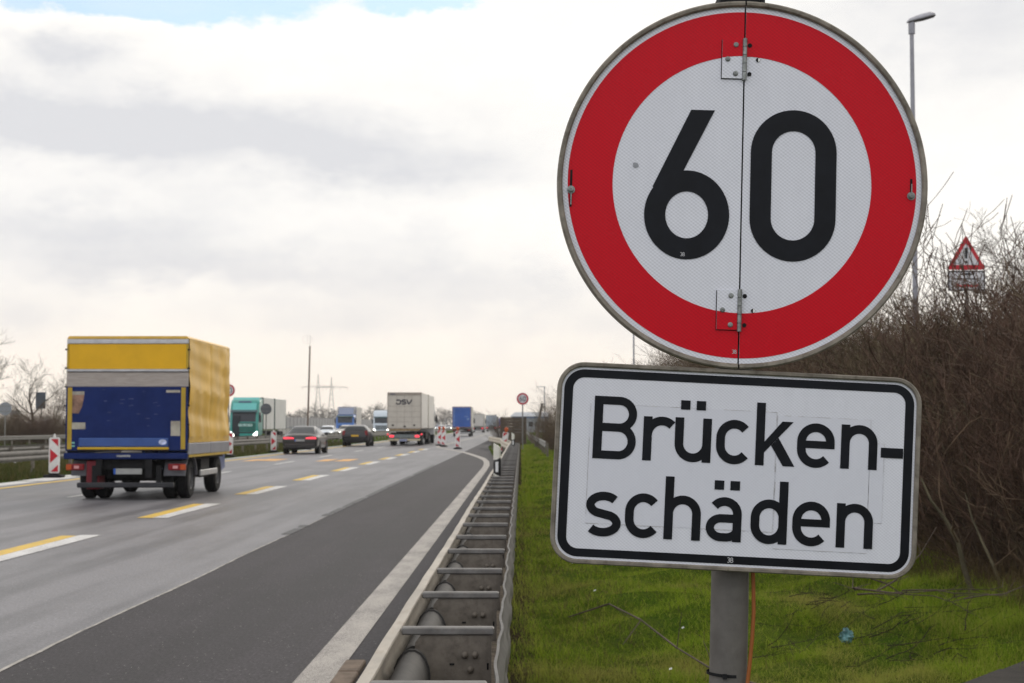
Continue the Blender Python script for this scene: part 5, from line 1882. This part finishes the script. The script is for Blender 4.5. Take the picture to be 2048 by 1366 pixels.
for k in range(5):
    wm.bbox((-3.8 + k * 1.4, -.06, 1.2), (-2.9 + k * 1.4, .0, 2.2), .01)
obj('window', wm, GLASS_M, r)

# ------------------------------------------------------------------ bare shrubs and trees
def grow(seed, kind='shrub', H=2.6, stems=9, spread=.55, depth=4, r0=.022, dens=1.0, twig=.0035, gnarl=.18):
    rg = np.random.default_rng(seed)
    out = []

    def rv():
        v = rg.normal(size=3)
        return v / np.linalg.norm(v)

    def branch(p, d, L, r, lev):
        n = max(3, int(L / (.22 if lev < 2 else .14)))
        if kind == 'tree' and lev == 0:
            n = 7
        n = min(n, 9)
        q = p.copy()
        for i in range(n):
            d2 = d + rv() * gnarl + np.array([0, 0, .11 if kind == 'shrub' else .05])
            d = d2 / np.linalg.norm(d2)
            q2 = q + d * (L / n)
            ra = r * (1 - .75 * i / n)
            rb = r * (1 - .75 * (i + 1) / n)
            out.append((*q, max(ra, twig), *q2, max(rb, twig * .8), lev))
            q = q2
            if lev < depth:
                pr = dens * (.9 if lev == 0 else .75)
                if kind == 'tree' and lev == 0 and i < 2:
                    pr = 0
                k = int(pr) + (rg.random() < pr % 1)
                if kind == 'tree':
                    k = k + (rg.random() < .5 if lev > 0 else 1 if i > 1 else 0)
                for _ in range(k):
                    side = rv()
                    side -= d * side.dot(d)
                    side /= np.linalg.norm(side) + 1e-9
                    a = rg.uniform(.45, 1.0)
                    nd = d * math.cos(a) + side * math.sin(a)
                    if nd[2] < -.1:
                        nd[2] *= -.5
                    nd /= np.linalg.norm(nd)
                    branch(q, nd, L * rg.uniform(.38, .66), max(rb * .62, twig), lev + 1)

    for s in range(stems):
        a = rg.uniform(0, 2 * math.pi)
        rad = rg.uniform(0, .35) if kind == 'shrub' else 0
        lean = rg.uniform(.05, spread)
        d = np.array([math.cos(a) * lean, math.sin(a) * lean, 1.])
        d /= np.linalg.norm(d)
        out.append((0, 0, -.22, r0 * .8, math.cos(a) * rad, math.sin(a) * rad, -.14, r0 * .8, 0))
        branch(np.array([math.cos(a) * rad, math.sin(a) * rad, -.15]), d, H * rg.uniform(.6, 1.0), r0 * rg.uniform(.6, 1.1), 0)
    return np.array(out)


def seg_mesh(segs, name, m, sides=3):
    n = len(segs)
    p0, r0, p1, r1 = segs[:, 0:3], segs[:, 3], segs[:, 4:7], segs[:, 7]
    d = p1 - p0
    d /= np.linalg.norm(d, axis=1, keepdims=True) + 1e-9
    a = np.cross(d, np.array([.31, .77, .55]))
    a /= np.linalg.norm(a, axis=1, keepdims=True) + 1e-9
    b = np.cross(d, a)
    vs_ = []
    for k in range(sides):
        t = 2 * math.pi * k / sides
        o = a * math.cos(t) + b * math.sin(t)
        vs_.append(p0 + o * r0[:, None])
        vs_.append(p1 + o * r1[:, None])
    v = np.stack(vs_, 1).reshape(-1, 3)
    base = np.arange(n)[:, None] * (2 * sides)
    fs = []
    for k in range(sides):
        k2 = (k + 1) % sides
        fs.append(base + np.array([[2 * k, 2 * k2, 2 * k2 + 1, 2 * k + 1]]))
    f = np.concatenate(fs, 1).reshape(-1, 4)
    me = bpy.data.meshes.new(name)
    me.vertices.add(len(v))
    me.vertices.foreach_set('co', v.astype(np.float32).reshape(-1))
    me.loops.add(f.size)
    me.loops.foreach_set('vertex_index', f.astype(np.int32).reshape(-1))
    me.polygons.add(len(f))
    me.polygons.foreach_set('loop_start', np.arange(0, f.size, 4, dtype=np.int32))
    me.polygons.foreach_set('loop_total', np.full(len(f), 4, dtype=np.int32))
    me.polygons.foreach_set('use_smooth', np.ones(len(f), dtype=bool))
    me.materials.append(m)
    me.update()
    return me


def plant_meshes(segs, cut, m1, m2, n1='stem', n2='twigs'):
    thick = segs[:, 8] <= cut
    return seg_mesh(segs[thick], n1, m1, 5), seg_mesh(segs[~thick], n2, m2, 3)


SHRUBS = []
for i, (sd, H, stems, sp, dp, m_) in enumerate(((11, 2.1, 16, .5, 3, TWIG), (12, 1.9, 19, .7, 3, TWIG_R), (13, 2.3, 15, .45, 3, TWIG_O), (14, 1.7, 20, .8, 3, TWIG), (15, 2.5, 14, .4, 3, TWIG_R))):
    sg_ = grow(sd, 'shrub', H, stems, sp, dp, .015, .95, .0042)
    SHRUBS.append(plant_meshes(sg_, 0, BARK if i % 2 else m_, m_))
    print('shrub', i, len(sg_), sg_[:, 6].max())


def shrub(x, y, var, sc, rz, label, group, name='bare_shrub'):
    z = float(gz(x, y)) - .05
    r = empty(name, (x, y, z), label, 'shrub', group, rz)
    r.scale = (sc * rng.uniform(1.1, 1.4), sc * rng.uniform(1.1, 1.4), sc)
    a, b = SHRUBS[var]
    link('stem', a, r)
    link('twigs', b, r)
    return r


cnt = 0
G1 = 'bare brown shrubs of the thicket on the bank'
L1 = 'bare brown shrub in the dense thicket covering the bank right of the sign'
cand = []
for row, (dx0, dx1, nn) in enumerate(((.45, 1.2, 44), (1.2, 2.2, 40), (2.3, 3.8, 50), (3.9, 5.4, 56), (5.5, 7.5, 56), (.1, .6, 40))):
    for k in range(nn):
        y = 13.0 * (95 / 13.0) ** ((k + rng.random() * .8) / nn)
        x = float(foot_x(y)) + rng.uniform(dx0, dx1) + (.25 if y < 18 else 0)
        cand.append((x, y, row))
for x, y, row in cand:
    # only where the camera can see it
    px = 1024 + 3150 * (x / y) + 18
    if px > 2280 or px < 1040:
        continue
    sc = rng.uniform(.72, 1.08) * (.88 if row == 0 else 1.0)
    if y > 60:
        sc *= 1.0
    if row >= 3:
        sc *= .92 if y > 44 else .66
    if row == 2 and y < 44:
        sc *= .84
    if row == 5:
        sc *= .5
    shrub(x, y, int(rng.integers(0, 5)), sc, rng.uniform(0, 6.28), L1, G1)
    cnt += 1
print('shrubs', cnt)

# taller pale stem with a forked trunk at the right edge of the thicket
OLIVE = mat('bark_olive', (.09, .075, .046), .85, var=.35, scale=4)
for sd, x, y, h_, rr_, lb in ((41, 4.32, 14.2, 1.9, .034, 'olive stemmed shrub with thick forked stems at the right picture edge'), (45, 5.15, 17.5, 2.1, .030, 'tall stemmed shrub behind the olive stemmed one')):
    sg_ = grow(sd, 'shrub', h_, 5, .45, 3, rr_, .7, .005, .33)
    a, b = plant_meshes(sg_, 0, OLIVE, TWIG)
    r = empty('tall_shrub', (x, y, float(gz(x, y)) - .03), lb, 'shrub')
    link('stem', a, r)
    link('twigs', b, r)

# bare trees
TREE_TW = mat('tree_twig', (.115, .092, .075), .85, var=.3, scale=.9, spec=.1)
TREES = []
for sd, H in ((21, 3.2), (22, 3.6), (23, 2.9)):
    sg_ = grow(sd, 'tree', H * 1.3, 1, .12, 4, .12, .62, .005, .13)
    top = sg_[:, 6].max()
    TREES.append((*plant_meshes(sg_, 1, BARK, TREE_TW, 'trunk', 'crown'), top))
    print('tree', len(sg_), top)
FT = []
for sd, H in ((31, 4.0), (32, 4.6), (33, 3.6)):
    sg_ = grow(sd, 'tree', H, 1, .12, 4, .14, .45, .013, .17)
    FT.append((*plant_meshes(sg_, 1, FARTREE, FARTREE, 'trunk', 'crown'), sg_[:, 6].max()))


def tree(x, y, hgt, var, label, group=None, pool=TREES, wide=1.0):
    a, b, top = pool[var]
    z = float(gz(x, y)) - .1
    r = empty('bare_tree', (x, y, z), label, 'tree', group, rng.uniform(0, 6.28))
    s = (hgt - z) / top
    r.scale = (s * wide, s * wide, s)
    link('trunk', a, r)
    link('crown', b, r)
    return r


tree(16.4, 51, 9.0, 0, 'large bare tree with fine branches at the right edge behind the warning triangle', wide=1.25)
tree(18.5, 56, 8.6, 1, 'second bare tree behind the large one at the right edge', wide=1.2)
for i, (x, y, h, v, lb) in enumerate(((-49.5, 140, 10.6, 0, 'tallest bare tree at the left picture edge'), (-46.5, 150, 8.6, 1, 'slim bare tree behind the rectangular sign back'), (-52, 150, 9.2, 2, 'bare tree at the left edge behind the round sign back'),
                                     (-41.3, 150, 5.2, 2, 'short bare tree just left of the yellow lorry'), (-47.6, 160, 6.5, 0, 'bushy low tree between the two left trees'))):
    tree(x, y, h, v, lb, wide=1.15)
LF = 'far bare tree on the misty horizon beyond the noise barrier'
GF = 'far bare trees on the horizon'
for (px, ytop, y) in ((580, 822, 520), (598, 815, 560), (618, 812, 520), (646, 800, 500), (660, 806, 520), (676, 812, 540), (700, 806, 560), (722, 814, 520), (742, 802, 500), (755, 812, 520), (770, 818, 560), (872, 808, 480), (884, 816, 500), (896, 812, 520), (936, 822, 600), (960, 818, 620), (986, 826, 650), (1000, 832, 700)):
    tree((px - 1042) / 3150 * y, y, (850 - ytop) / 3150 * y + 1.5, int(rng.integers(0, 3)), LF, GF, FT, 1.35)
# misty wood behind them
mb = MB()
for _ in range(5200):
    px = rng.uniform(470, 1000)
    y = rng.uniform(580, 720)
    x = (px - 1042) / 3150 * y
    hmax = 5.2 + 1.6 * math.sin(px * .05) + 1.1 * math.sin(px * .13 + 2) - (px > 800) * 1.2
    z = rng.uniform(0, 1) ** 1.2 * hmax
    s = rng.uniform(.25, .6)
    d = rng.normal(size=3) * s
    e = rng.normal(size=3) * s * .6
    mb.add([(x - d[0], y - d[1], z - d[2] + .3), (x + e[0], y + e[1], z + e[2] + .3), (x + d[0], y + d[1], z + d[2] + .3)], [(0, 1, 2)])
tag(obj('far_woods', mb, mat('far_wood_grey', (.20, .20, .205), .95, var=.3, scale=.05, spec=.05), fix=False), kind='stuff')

# hedge bushes beyond the opposite road at the left
L2 = 'brown bare bush in the hedge beyond the opposite road at the left'
G2 = 'hedge bushes beyond the opposite road'
for k in range(46):
    y = rng.uniform(124, 165)
    x = (rng.uniform(-40, 150) - 1042) / 3150 * y
    shrub(x, y, int(rng.integers(0, 5)), rng.uniform(.7, 1.05), rng.uniform(0, 6.28), L2, G2)
# bushes by the timber wall and warehouse
L3 = 'small dark bush beside the timber wall and the verge rail'
for (x, y, s) in ((-1.9, 150, .8), (-2.1, 158, .7), (1.7, 110, .9), (2.1, 118, 1.0), (1.95, 96, .8), (2.6, 125, 1.1), (2.3, 104, .9), (3.0, 115, 1.1), (3.2, 135, 1.1), (1.5, 92, .6)):
    shrub(x, y, int(rng.integers(0, 5)), s, rng.uniform(0, 6.28), L3, 'bushes by the timber wall')

# brushwood lying on the grass, fallen twig, dead grass, plastic litter
def lay(seed, n, cx_, cy_, rx, ry, lmin, lmax, rad, zmax, main_ang=None):
    rg = np.random.default_rng(seed)
    allp = []
    for _ in range(n):
        out = []
        a = rg.normal(R(20), .7) if main_ang is None else rg.normal(main_ang, .5)
        p = np.array([cx_ + rg.normal() * rx, cy_ + rg.normal() * ry, 0.])
        p[2] = float(gz(p[0], p[1])) + rg.uniform(.02, zmax)
        d = np.array([math.cos(a), math.sin(a), rg.normal(.05, .16)])
        L = rg.uniform(lmin, lmax)
        k = 6
        r = rad * rg.uniform(.4, 1.2)
        for i in range(k):
            d = d + rg.normal(size=3) * .16
            d /= np.linalg.norm(d)
            q = p + d * L / k
            q[2] = max(q[2], float(gz(q[0], q[1])) + .015)
            out.append((*p, r * (1 - .7 * i / k), *q, r * (1 - .7 * (i + 1) / k), 0))
            if rg.random() < .55:
                e = d + rg.normal(size=3) * .6
                e /= np.linalg.norm(e)
                s_ = q + e * L * .22
                s_[2] = max(s_[2], float(gz(s_[0], s_[1])) + .01)
                out.append((*q, r * .4, *s_, r * .2, 1))
            p = q
        allp.append(np.array(out))
    return allp


root = empty('brushwood', (0, 0, 0), 'tangle of dark cut twigs lying on the grass right of the sign post', 'brushwood')
DT = mat('dead_twig', (.036, .027, .022), .9, var=.3, scale=5, spec=.05)
for sg_ in lay(5, 70, 2.35, 11.5, .45, .8, .2, .62, .005, .09):
    link('twig', seg_mesh(sg_, 'twig', DT, 4), root)
root = empty('cut_branches', (0, 0, 0), 'cut branches lying at the foot of the thicket below the plate corner', 'branches')
DB = mat('dead_branch', (.085, .062, .05), .9, var=.3, scale=5)
for sg_ in lay(8, 9, 3.05, 13.0, .3, .35, .6, 1.3, .012, .22, R(25)):
    link('branch', seg_mesh(sg_, 'branch', DB, 5), root)
tw = []
P0 = [(.35, 11.6, .12), (.62, 11.2, .26), (.80, 10.6, .22), (.98, 10.0, .12), (1.16, 9.5, .05), (1.36, 9.15, .03)]
for a_, b_ in zip(P0[:-1], P0[1:]):
    tw.append((*a_, .005, *b_, .007, 0))
for a_, b_ in (((.8, 10.6, .22), (.66, 10.3, .1)), ((.98, 10., .12), (1.0, 9.9, .35)), ((.62, 11.2, .26), (.8, 11.5, .12)), ((1.16, 9.5, .05), (1.1, 9.6, .22))):
    tw.append((*a_, .004, *b_, .002, 1))
me = seg_mesh(np.array(tw), 'fallen_twig', MATS['dead_branch'], 5)
tag(link('fallen_twig', me), 'single long thin twig lying on the grass left of the sign post', 'twig')


def blades(n, fx, ymin, ymax, h0, h1, w0, m, name, lean=.5, p=1.0, clump=None):
    """many grass blades as one mesh of bent strips"""
    u = rng.random(n)
    y = ymin * (ymax / ymin) ** (u ** p)
    x = fx(y, rng.random(n))
    if clump is not None:
        keep = rng.random(n) < clump(x, y)
        x, y = x[keep], y[keep]
        n = len(x)
    z = gz(x, y) - .005
    far = np.clip(y / 14, .8, 5)
    h = rng.uniform(h0, h1, n) * (1 + .45 * np.sin(x * 5.1 + y * 2.3) * np.sin(y * 3.1 - x * 2.2) + .35 * np.sin(x * 11.3 - y * 4.7) * np.sin(y * 6.9 + x * 7.7))
    w = w0 * rng.uniform(.6, 1.3, n) * far
    a = rng.uniform(0, 2 * math.pi, n)
    ln = rng.uniform(.1, lean, n) * h * 1.6
    dx, dy = np.cos(a), np.sin(a)
    px, py = -dy * w / 2, dx * w / 2
    v = np.zeros((n, 5, 3), np.float32)
    v[:, 0] = np.stack([x - px, y - py, z], -1)
    v[:, 1] = np.stack([x + px, y + py, z], -1)
    mx, my, mz = x + dx * ln * .35, y + dy * ln * .35, z + h * .6
    v[:, 2] = np.stack([mx + px * .8, my + py * .8, mz], -1)
    v[:, 3] = np.stack([mx - px * .8, my - py * .8, mz], -1)
    v[:, 4] = np.stack([x + dx * ln, y + dy * ln, z + h * (1 - .25 * (ln / h / 1.6))], -1)
    b = (np.arange(n) * 5)[:, None]
    q = (b + np.array([[0, 1, 2, 3]])).astype(np.int32)
    t = (b + np.array([[3, 2, 4]])).astype(np.int32)
    loops = np.concatenate([q.reshape(-1), t.reshape(-1)])
    me = bpy.data.meshes.new(name)
    me.vertices.add(n * 5)
    me.vertices.foreach_set('co', v.reshape(-1))
    me.loops.add(len(loops))
    me.loops.foreach_set('vertex_index', loops)
    me.polygons.add(2 * n)
    me.polygons.foreach_set('loop_start', np.concatenate([np.arange(n) * 4, n * 4 + np.arange(n) * 3]).astype(np.int32))
    me.polygons.foreach_set('loop_total', np.concatenate([np.full(n, 4), np.full(n, 3)]).astype(np.int32))
    at = me.attributes.new('tint', 'FLOAT', 'POINT')
    at.data.foreach_set('value', np.repeat(rng.random(n), 5).astype(np.float32))
    me.materials.append(m)
    me.update()
    return tag(link(name, me), kind='stuff')


GRASS = blade_mat('grass_blade', (.105, .18, .014), (.25, .325, .026), (.30, .255, .08))
def patchy(x, y):
    f_ = np.sin(x * 3.3 + 1.1 * np.sin(y * 1.7)) * np.sin(y * 2.1 + 1.3 * np.sin(x * 2.9)) + .6 * np.sin(x * 8.1 - y * 5.3) * np.sin(y * 7.7 + x * 3.1)
    return np.clip(.78 + .45 * f_, .18, 1)


def tufty(x, y):
    f_ = np.sin(x * 4.7 + 2 * np.sin(y * 1.3) + 1) * np.sin(y * 3.9 + 1.7 * np.sin(x * 3.7))
    return (f_ > .42).astype(float)


blades(270000, lambda y, u: .03 + u ** .9 * np.minimum(foot_x(y) + .45, .36 * y), 4.5, 34, .03, .075, .0036, GRASS, 'grass', 2.3, .9, patchy)
blades(60000, lambda y, u: .1 + u * np.minimum(foot_x(y) + .6, .36 * y), 7, 26, .07, .14, .0034, GRASS, 'grass', 1.9, .9, tufty)
blades(36000, lambda y, u: .02 + u * (foot_x(y) + .8), 34, 120, .06, .13, .005, GRASS, 'grass', .8)
# ranker grass at the foot of the thicket and along the path
blades(26000, lambda y, u: foot_x(y) - 1.3 + u * 1.7, 8.5, 20, .06, .17, .0036, GRASS, 'grass', 1.1)
STRAW = blade_mat('straw_blade', (.085, .060, .032), (.15, .11, .06), (.07, .055, .03))
blades(6000, lambda y, u: foot_x(y) - .25 + u * 1.3, 12.2, 22, .12, .42, .004, STRAW, 'dead_grass', 1.0)
blades(4500, lambda y, u: .0 + u * foot_x(y), 6, 30, .05, .12, .004, STRAW, 'dead_grass', 1.2)
MEDG = blade_mat('median_blade', (.055, .07, .02), (.10, .10, .035), (.13, .10, .05))
blades(26000, lambda y, u: -19.2 + u * 5.2, 34, 130, .12, .34, .008, MEDG, 'grass', .9)
# scrappy growth under and behind the barrier, along the asphalt edge
blades(6000, lambda y, u: -.95 + u * .55, 9, 60, .02, .07, .004, STRAW, 'dead_grass', 1.0, clump=lambda x, y: .5 + .5 * np.sin(y * 1.9))
blades(9000, lambda y, u: .0 + u ** 1.6 * .9, 5.6, 30, .03, .08, .0036, STRAW, 'dead_grass', 2.0)
blades(5000, lambda y, u: -.12 + u * .3, 5.6, 40, .04, .12, .004, GRASS, 'grass', .9)

# plastic litter caught in the brushwood
mb = MB()
rg = np.random.default_rng(4)
n1_, n2_ = 9, 12
vv = []
for i in range(n1_):
    for k in range(n2_):
        th, ph = math.pi * i / (n1_ - 1), 2 * math.pi * k / n2_
        rr_ = .040 * (1 + rg.uniform(-.4, .35))
        vv.append((rr_ * 1.15 * math.sin(th) * math.cos(ph), rr_ * .8 * math.sin(th) * math.sin(ph), rr_ * 1.25 * math.cos(th)))
mb.add(vv, [(i * n2_ + k, i * n2_ + (k + 1) % n2_, (i + 1) * n2_ + (k + 1) % n2_, (i + 1) * n2_ + k) for i in range(n1_ - 1) for k in range(n2_)])
lit_ = obj('plastic_bag', mb, mat('bag_teal', (.07, .17, .18), .4, var=.6, scale=18, dirt=((.30, .32, .32), .7)), loc=(2.31, 11.3, float(gz(2.31, 11.3)) + .085))
tag(lit_, 'crumpled pale turquoise plastic bag caught in the twigs on the grass', 'plastic bag')
PAPER = mat('paper_scrap', (.6, .6, .58), .7, var=.1)
for i, (x, y) in enumerate(((.62, 13.4), (.9, 9.6), (1.22, 12.0), (.55, 17.0), (.75, 20.0))):
    z = float(gz(x, y)) + .07
    mb = MB().add([(-.008, -.005, 0), (.010, -.006, .005), (.012, .006, .014), (-.006, .007, .008)], [(0, 1, 2, 3)])
    o = tag(obj('paper_scrap', mb, PAPER, loc=(x, y, z)), 'tiny white paper scrap lying in the grass', 'litter', 'paper scraps in the grass')

# ------------------------------------------------------------------ haze
HAZE = 0.0002
if HAZE:
    mb = MB().box((-345, -85, -1.6), (345, 975, 34))
    hm = bpy.data.materials.new('haze')
    hm.use_nodes = True
    nt = hm.node_tree
    nt.nodes.clear()
    o_ = nt.nodes.new('ShaderNodeOutputMaterial')
    v_ = nt.nodes.new('ShaderNodeVolumePrincipled')
    v_.inputs['Color'].default_value = (.95, .95, .96, 1)
    v_.inputs['Density'].default_value = HAZE
    v_.inputs['Anisotropy'].default_value = .35
    nt.links.new(v_.outputs[0], o_.inputs['Volume'])
    tag(obj('haze', mb, hm), kind='stuff')
print('objects', len(COL.objects))
